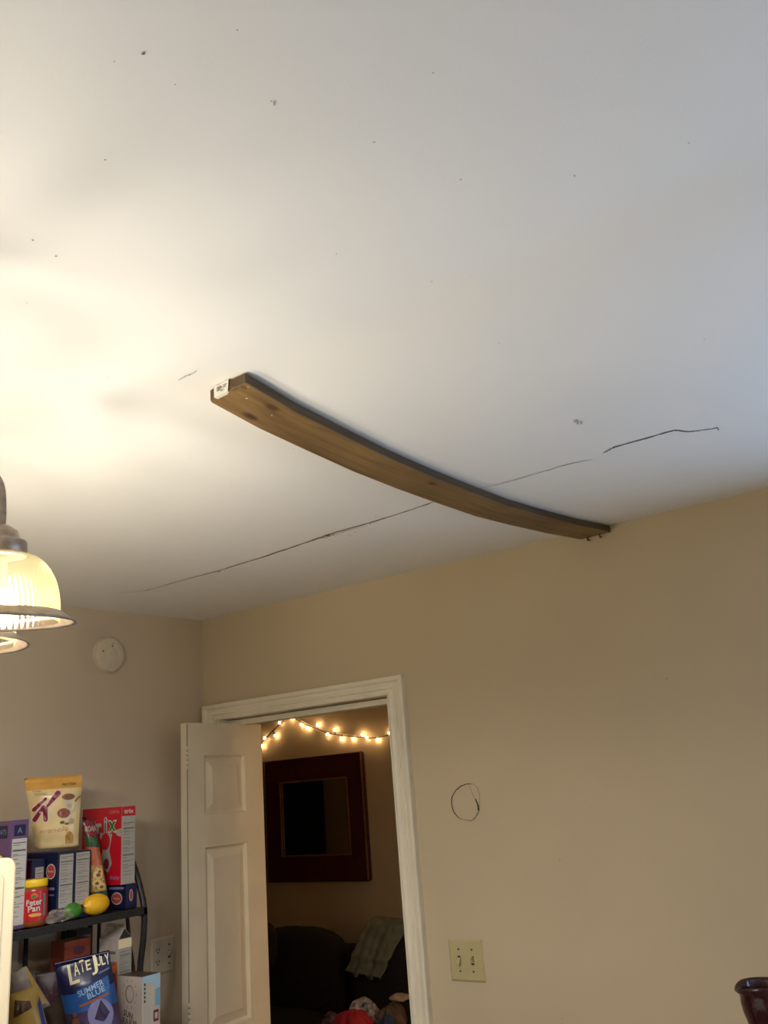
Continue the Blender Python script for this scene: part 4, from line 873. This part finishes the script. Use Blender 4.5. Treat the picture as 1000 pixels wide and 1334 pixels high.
# ------------------------------------------------------------------ the room beyond: mirror, string lights, sofa, blanket, laundry
M_MAR = mat('maroon_frame', (.075, .014, .018), .38, noise=.2, nscale=30)
FYM = FY - .03
c = [on(345, 993, 1, FYM), on(472, 981, 1, FYM), on(484, 1146, 1, FYM), on(350, 1148, 1, FYM)]
mx0, mx1, mz0, mz1 = -2.10, -1.166, 1.137, 1.982; ix0, ix1, iz0, iz1 = -1.938, -1.322, 1.312, 1.815
mir = empty('framed_mirror', ((mx0 + mx1) / 2, FY, mz0), 'wide maroon framed mirror with gold edging on the far wall', 'mirror')
def framebars(name, a0, a1, b0, b1, wdt, y0, y1, mtl, bev):
    for (p, q) in (((a0, b1 - wdt), (a1, b1)), ((a0, b0), (a1, b0 + wdt)), ((a0, b0 + wdt), (a0 + wdt, b1 - wdt)), ((a1 - wdt, b0 + wdt), (a1, b1 - wdt))):
        rel(mir, boxo(name, (p[0], y0, p[1]), (q[0], y1, q[1]), mtl, None, bev))
for (p, q) in (((mx0, iz1), (mx1, mz1)), ((mx0, mz0), (mx1, iz0)), ((mx0, iz0), (ix0, iz1)), ((ix1, iz0), (mx1, iz1))):
    rel(mir, boxo('frame_rail', (p[0], FY - .03, p[1]), (q[0], FY - .001, q[1]), M_MAR, None, .004))
framebars('gold_edge', mx0 - .006, mx1 + .006, mz0 - .006, mz1 + .006, .016, FY - .036, FY - .0305, M_MAR, .002)
for x in (mx0 + .006, mx1 - .014): rel(mir, boxo('gold_edge', (x, FY - .044, mz0), (x + .012, FY - .0362, mz1), M_GOLD, None, .002))
for x in (ix0 - .012, ix1): rel(mir, boxo('gold_edge', (x, FY - .036, iz0 - .01), (x + .011, FY - .0305, iz1 + .01), M_GOLD, None, .002))
for z in (iz0 - .011, iz1): rel(mir, boxo('gold_edge', (ix0, FY - .036, z), (ix1, FY - .0305, z + .011), M_GOLD, None, .002))
rel(mir, boxo('mirror_glass', (ix0, FY - .02, iz0), (ix1, FY - .015, iz1), mat('mirror_silver', (.62, .60, .58), .02, 1.0), None))
# dark curtain on the near side of that room, seen in the mirror
mb = MB(); cxr = -3.535; N_ = 60; vs = []
for j, z in enumerate((.3, 2.3)):
    for i in range(N_ + 1): x = cxr - 1.5 * i / N_; vs.append((x, .17 + .02 * math.sin(i * 1.1), z))
mb.add(vs, [(i, i + 1, N_ + 2 + i, N_ + 1 + i) for i in range(N_)]); o = mb.build('curtain', mat('navy_curtain', (.010, .011, .016), .9)); sm = o.modifiers.new('t', 'SOLIDIFY'); sm.thickness = .004
tag(o, 'dark navy curtain reflected in the far mirror', 'curtain')
# string lights
wire = [(330, 974), (342, 966), (357, 950), (372.6, 934.4), (382, 934.4), (398, 944), (412, 949), (426, 955), (440, 957.5), (450, 958.6), (465, 960), (480, 961.6), (492, 961), (507, 957.4), (520, 950)]
bul = [(344.6, 961.6), (364, 941.4), (358.6, 958.4), (378.8, 935.6), (392, 944), (400, 948.6), (413.4, 944.4), (426.2, 956.6), (435.6, 950.6), (444, 962.4), (459, 962.6), (471.6, 957.4), (477.6, 961.6), (490.8, 963.6), (507, 955), (341, 972)]
p0 = on(372.6, 934, 1, FY - .012)
sl = empty('string_lights', (p0.x, FY, p0.z), 'string of small warm lights swagged along the far wall', 'string lights')
M_WIRE = mat('dark_green_wire', (.02, .02, .012), .6); WP = [on(x, y, 1, FY - .012) for x, y in wire]
rel(sl, MB().tube(WP, .0035, 6).build('wire', M_WIRE, smooth=True)); rel(sl, boxo('hook', (p0.x - .006, FY - .02, p0.z - .004), (p0.x + .006, FY, p0.z + .012), P_WHITE))
M_MINI = mat('mini_bulb', (1, .8, .5), .3, emit=(1.0, .62, .28), estr=60)
def nearest(p): return min(((WP[i].lerp(WP[i + 1], k / 8)) for i in range(len(WP) - 1) for k in range(9)), key=lambda q: (q - p).length)
for x, y in bul:
    p = on(x, y, 1, FY - .022); q = nearest(p); d = (p - q)
    if d.length < .012: d = Vector((0, -.004, -.014))
    d = d.normalized(); e_ = p - d * .010
    so = rel(sl, MB().tube([q, e_], .0045, 6).build('socket', M_WIRE, smooth=True)); b_ = MB(); b_.tube([e_, e_ + d * .006, e_ + d * .014, e_ + d * .020], [.005, .0075, .0065, .001], 8); rel(sl, b_.build('mini_bulb', M_MINI, smooth=True))
# sofa
M_SOFA = mat('dark_sofa_fabric', (.018, .012, .011), .9, noise=.3, nscale=40, bump=.3, bscale=90)
sofa = empty('sofa', (-1.2, 2.2, 0), 'dark brown sofa with plump back cushions under the mirror', 'sofa')
def cushion(name, c, sx, sy, sz, mtl, parent, pw=3.2, wob=.0, seed=0, nA=28, nB=16):
    mb = MB(); vs = []
    def sp(v, e): return math.copysign(abs(v) ** (2 / e), v)
    for j in range(nB + 1):
        for i in range(nA):
            a = 6.28318 * i / nA; b = -math.pi / 2 + math.pi * j / nB; k = 1 + wob * math.sin(3 * a + seed) * math.cos(2 * b + seed * 2) + wob * .6 * math.sin(7 * a + 5 * b + seed)
            vs.append((c[0] + sx * sp(math.cos(b), pw) * sp(math.cos(a), pw) * k, c[1] + sy * sp(math.cos(b), pw) * sp(math.sin(a), pw) * k, c[2] + sz * sp(math.sin(b), pw) * k))
    mb.add(vs, [(j * nA + i, j * nA + (i + 1) % nA, (j + 1) * nA + (i + 1) % nA, (j + 1) * nA + i) for j in range(nB) for i in range(nA)])
    o = mb.build(name, mtl, smooth=True)
    return rel(parent, o) if parent else o
rel(sofa, boxo('base', (-2.75, 1.72, .06), (.05, 2.62, .30), M_SOFA, None, .03, 3)); rel(sofa, boxo('back_frame', (-2.75, 2.42, .30), (.05, 2.64, .76), M_SOFA, None, .06, 4))
xh = on(455, 1215, 1, 2.36).x
cushion('back_cushion', (xh - .40, 2.33, .62), .40, .13, .275, M_SOFA, sofa, 3.0, .015, 1); cushion('back_cushion', (xh - 1.12, 2.33, .60), .36, .13, .25, M_SOFA, sofa, 3.0, .02, 3); cushion('back_cushion', (xh + .52, 2.33, .61), .50, .13, .27, M_SOFA, sofa, 3.0, .015, 5)
for i, x in enumerate((xh - 1.12, xh - .40, xh + .42)): cushion('seat_cushion', (x, 1.98, .37), .37 if i < 2 else .44, .27, .085, M_SOFA, sofa, 4, .01, i)
for x in (-2.7, .0): rel(sofa, boxo('armrest', (x - .1, 1.72, .1), (x + .1, 2.6, .62), M_SOFA, None, .07, 4))
for x in (-2.65, -.05):
    for y in (1.78, 2.55): rel(sofa, boxo('foot', (x - .03, y - .03, 0), (x + .03, y + .03, .06), M_SB))
pc = on(352, 1225, 1, 2.16); tag(cushion('throw_pillow', (pc.x - .10, 2.14, pc.z - .03), .17, .06, .15, mat('dark_pillow', (.03, .024, .020), .9, noise=.3, nscale=30), None, 2.6, .03, 2), 'dark throw pillow propped against the sofa back', 'pillow')
# blanket over the sofa back
M_BLK = mat('sage_fleece', (.21, .22, .155), .95, noise=.2, nscale=18, bump=.6, bscale=60)
YB = 2.165; q = [on(449, 1266, 1, YB), on(496, 1275, 1, YB), on(528, 1207, 1, YB + .06), on(478, 1200, 1, YB + .06)]
mb = MB(); nu_, nv_ = 28, 26; vs = []
for j in range(nv_ + 1):
    t = j / nv_
    for i in range(nu_ + 1):
        s = i / nu_; p = (q[0].lerp(q[1], s)).lerp(q[3].lerp(q[2], s), min(1, t / .72))
        over = max(0, (t - .72) / .28); y = p.y + over * .30; z = p.z + .035 * math.sin(over * math.pi) - .05 * over
        f = (1 - over) * (.005 * math.sin(s * 13 + 2 * t) + .004 * math.sin(s * 31 + 7 * t)); 
        if t < .30: f += -.022 * math.exp(-((t - .25) / .05) ** 2)
        if j == 0: z += .018 * math.sin(s * 16)
        x = p.x + .006 * math.sin(t * 11); vs.append((x, y + f - .006, z))
mb.add(vs, [(j * (nu_ + 1) + i, j * (nu_ + 1) + i + 1, (j + 1) * (nu_ + 1) + i + 1, (j + 1) * (nu_ + 1) + i) for j in range(nv_) for i in range(nu_)])
o = mb.build('blanket', M_BLK, smooth=True); sm = o.modifiers.new('t', 'SOLIDIFY'); sm.thickness = .014; tag(o, 'folded sage green blanket draped over the dark sofa back', 'blanket')
# laundry heaped on an ottoman
YL = 1.35
ot = empty('ottoman', (-.30, YL, 0), 'dark ottoman in front of the sofa under the laundry', 'ottoman'); rel(ot, boxo('top_cushion', (-.85, YL - .28, .36), (.25, YL + .28, .545), M_SOFA, None, .05, 4)); rel(ot, boxo('base', (-.80, YL - .24, .06), (.20, YL + .24, .36), M_SOFA, None, .02, 2))
for x in (-.75, .15):
    for y in (YL - .2, YL + .2): rel(ot, boxo('foot', (x - .025, y - .025, 0), (x + .025, y + .025, .06), M_SB))
def cloth(name, label, px_, py_, yy, sx, sy, sz, mtl, seed):
    p = on(px_, py_, 1, yy); o = cushion(name, (p.x, p.y, p.z), sx, sy, sz, mtl, None, 1.9, .13, seed, 40, 24); tag(o, label, 'clothing'); return o
M_PAT = mat('patterned_cloth', (.30, .27, .25), .9, noise=.95, nscale=38)
cloth('folded_shirt', 'bright red garment in the laundry heap', 462, 1340, 1.19, .105, .075, .075, mat('red_cloth', (.40, .015, .02), .85, noise=.2, nscale=15), 1)
cloth('folded_shirt', 'grey and white patterned garment in the laundry heap', 474, 1324, 1.36, .080, .075, .075, M_PAT, 2)
cloth('folded_shirt', 'brown garment in the laundry heap next to the door casing', 513, 1329, 1.38, .068, .075, .070, mat('brown_cloth', (.12, .075, .045), .9, noise=.3, nscale=20), 3)
cloth('folded_shirt', 'pale peach garment on top of the brown laundry', 521, 1299.3, 1.40, .055, .05, .016, mat('peach_cloth', (.42, .30, .20), .9, noise=.15, nscale=20), 4)
cloth('folded_shirt', 'navy blue garment at the bottom of the laundry heap', 505, 1344, 1.20, .045, .055, .06, mat('navy_cloth', (.03, .05, .10), .9, noise=.2, nscale=20), 5)
cloth('folded_shirt', 'white and plum garment at the end of the laundry heap', 431, 1334, 1.34, .045, .06, .05, mat('plum_cloth', (.12, .06, .08), .9, noise=.9, nscale=35), 6)
# floor lamp added out of view, right of the doorway, to brighten that room
fl = empty('fill_floor_lamp', (2.1, .31, 0), 'brass floor lamp with pale shade, added unseen to brighten the far room', 'floor lamp')
rel(fl, MB().lathe([(.0001, 0), (.14, 0), (.14, .015), (.03, .03), (.012, .04)], (2.1, .31, 0), 28).build('base', M_GOLD, smooth=True)); rel(fl, MB().tube([(2.1, .31, .03), (2.1, .31, 1.5)], .011, 10).build('fill_lamp_pole', M_GOLD, smooth=True))
M_LS = mat('fill_lamp_shade_cloth', (.8, .7, .5), .9, alpha=.55); rel(fl, MB().lathe([(.16, 1.40), (.11, 1.66)], (2.1, .31, 0), 32).build('fill_lamp_shade', M_LS, smooth=True))
lt = bpy.data.lights.new('far_fill_light', 'POINT'); lt.energy = FAR_W; lt.color = (1, .74, .45); lt.shadow_soft_size = .05; lo = bpy.data.objects.new('far_fill_light', lt); COL.objects.link(lo); lo.location = (2.1, .31, 1.54); rel(fl, lo)
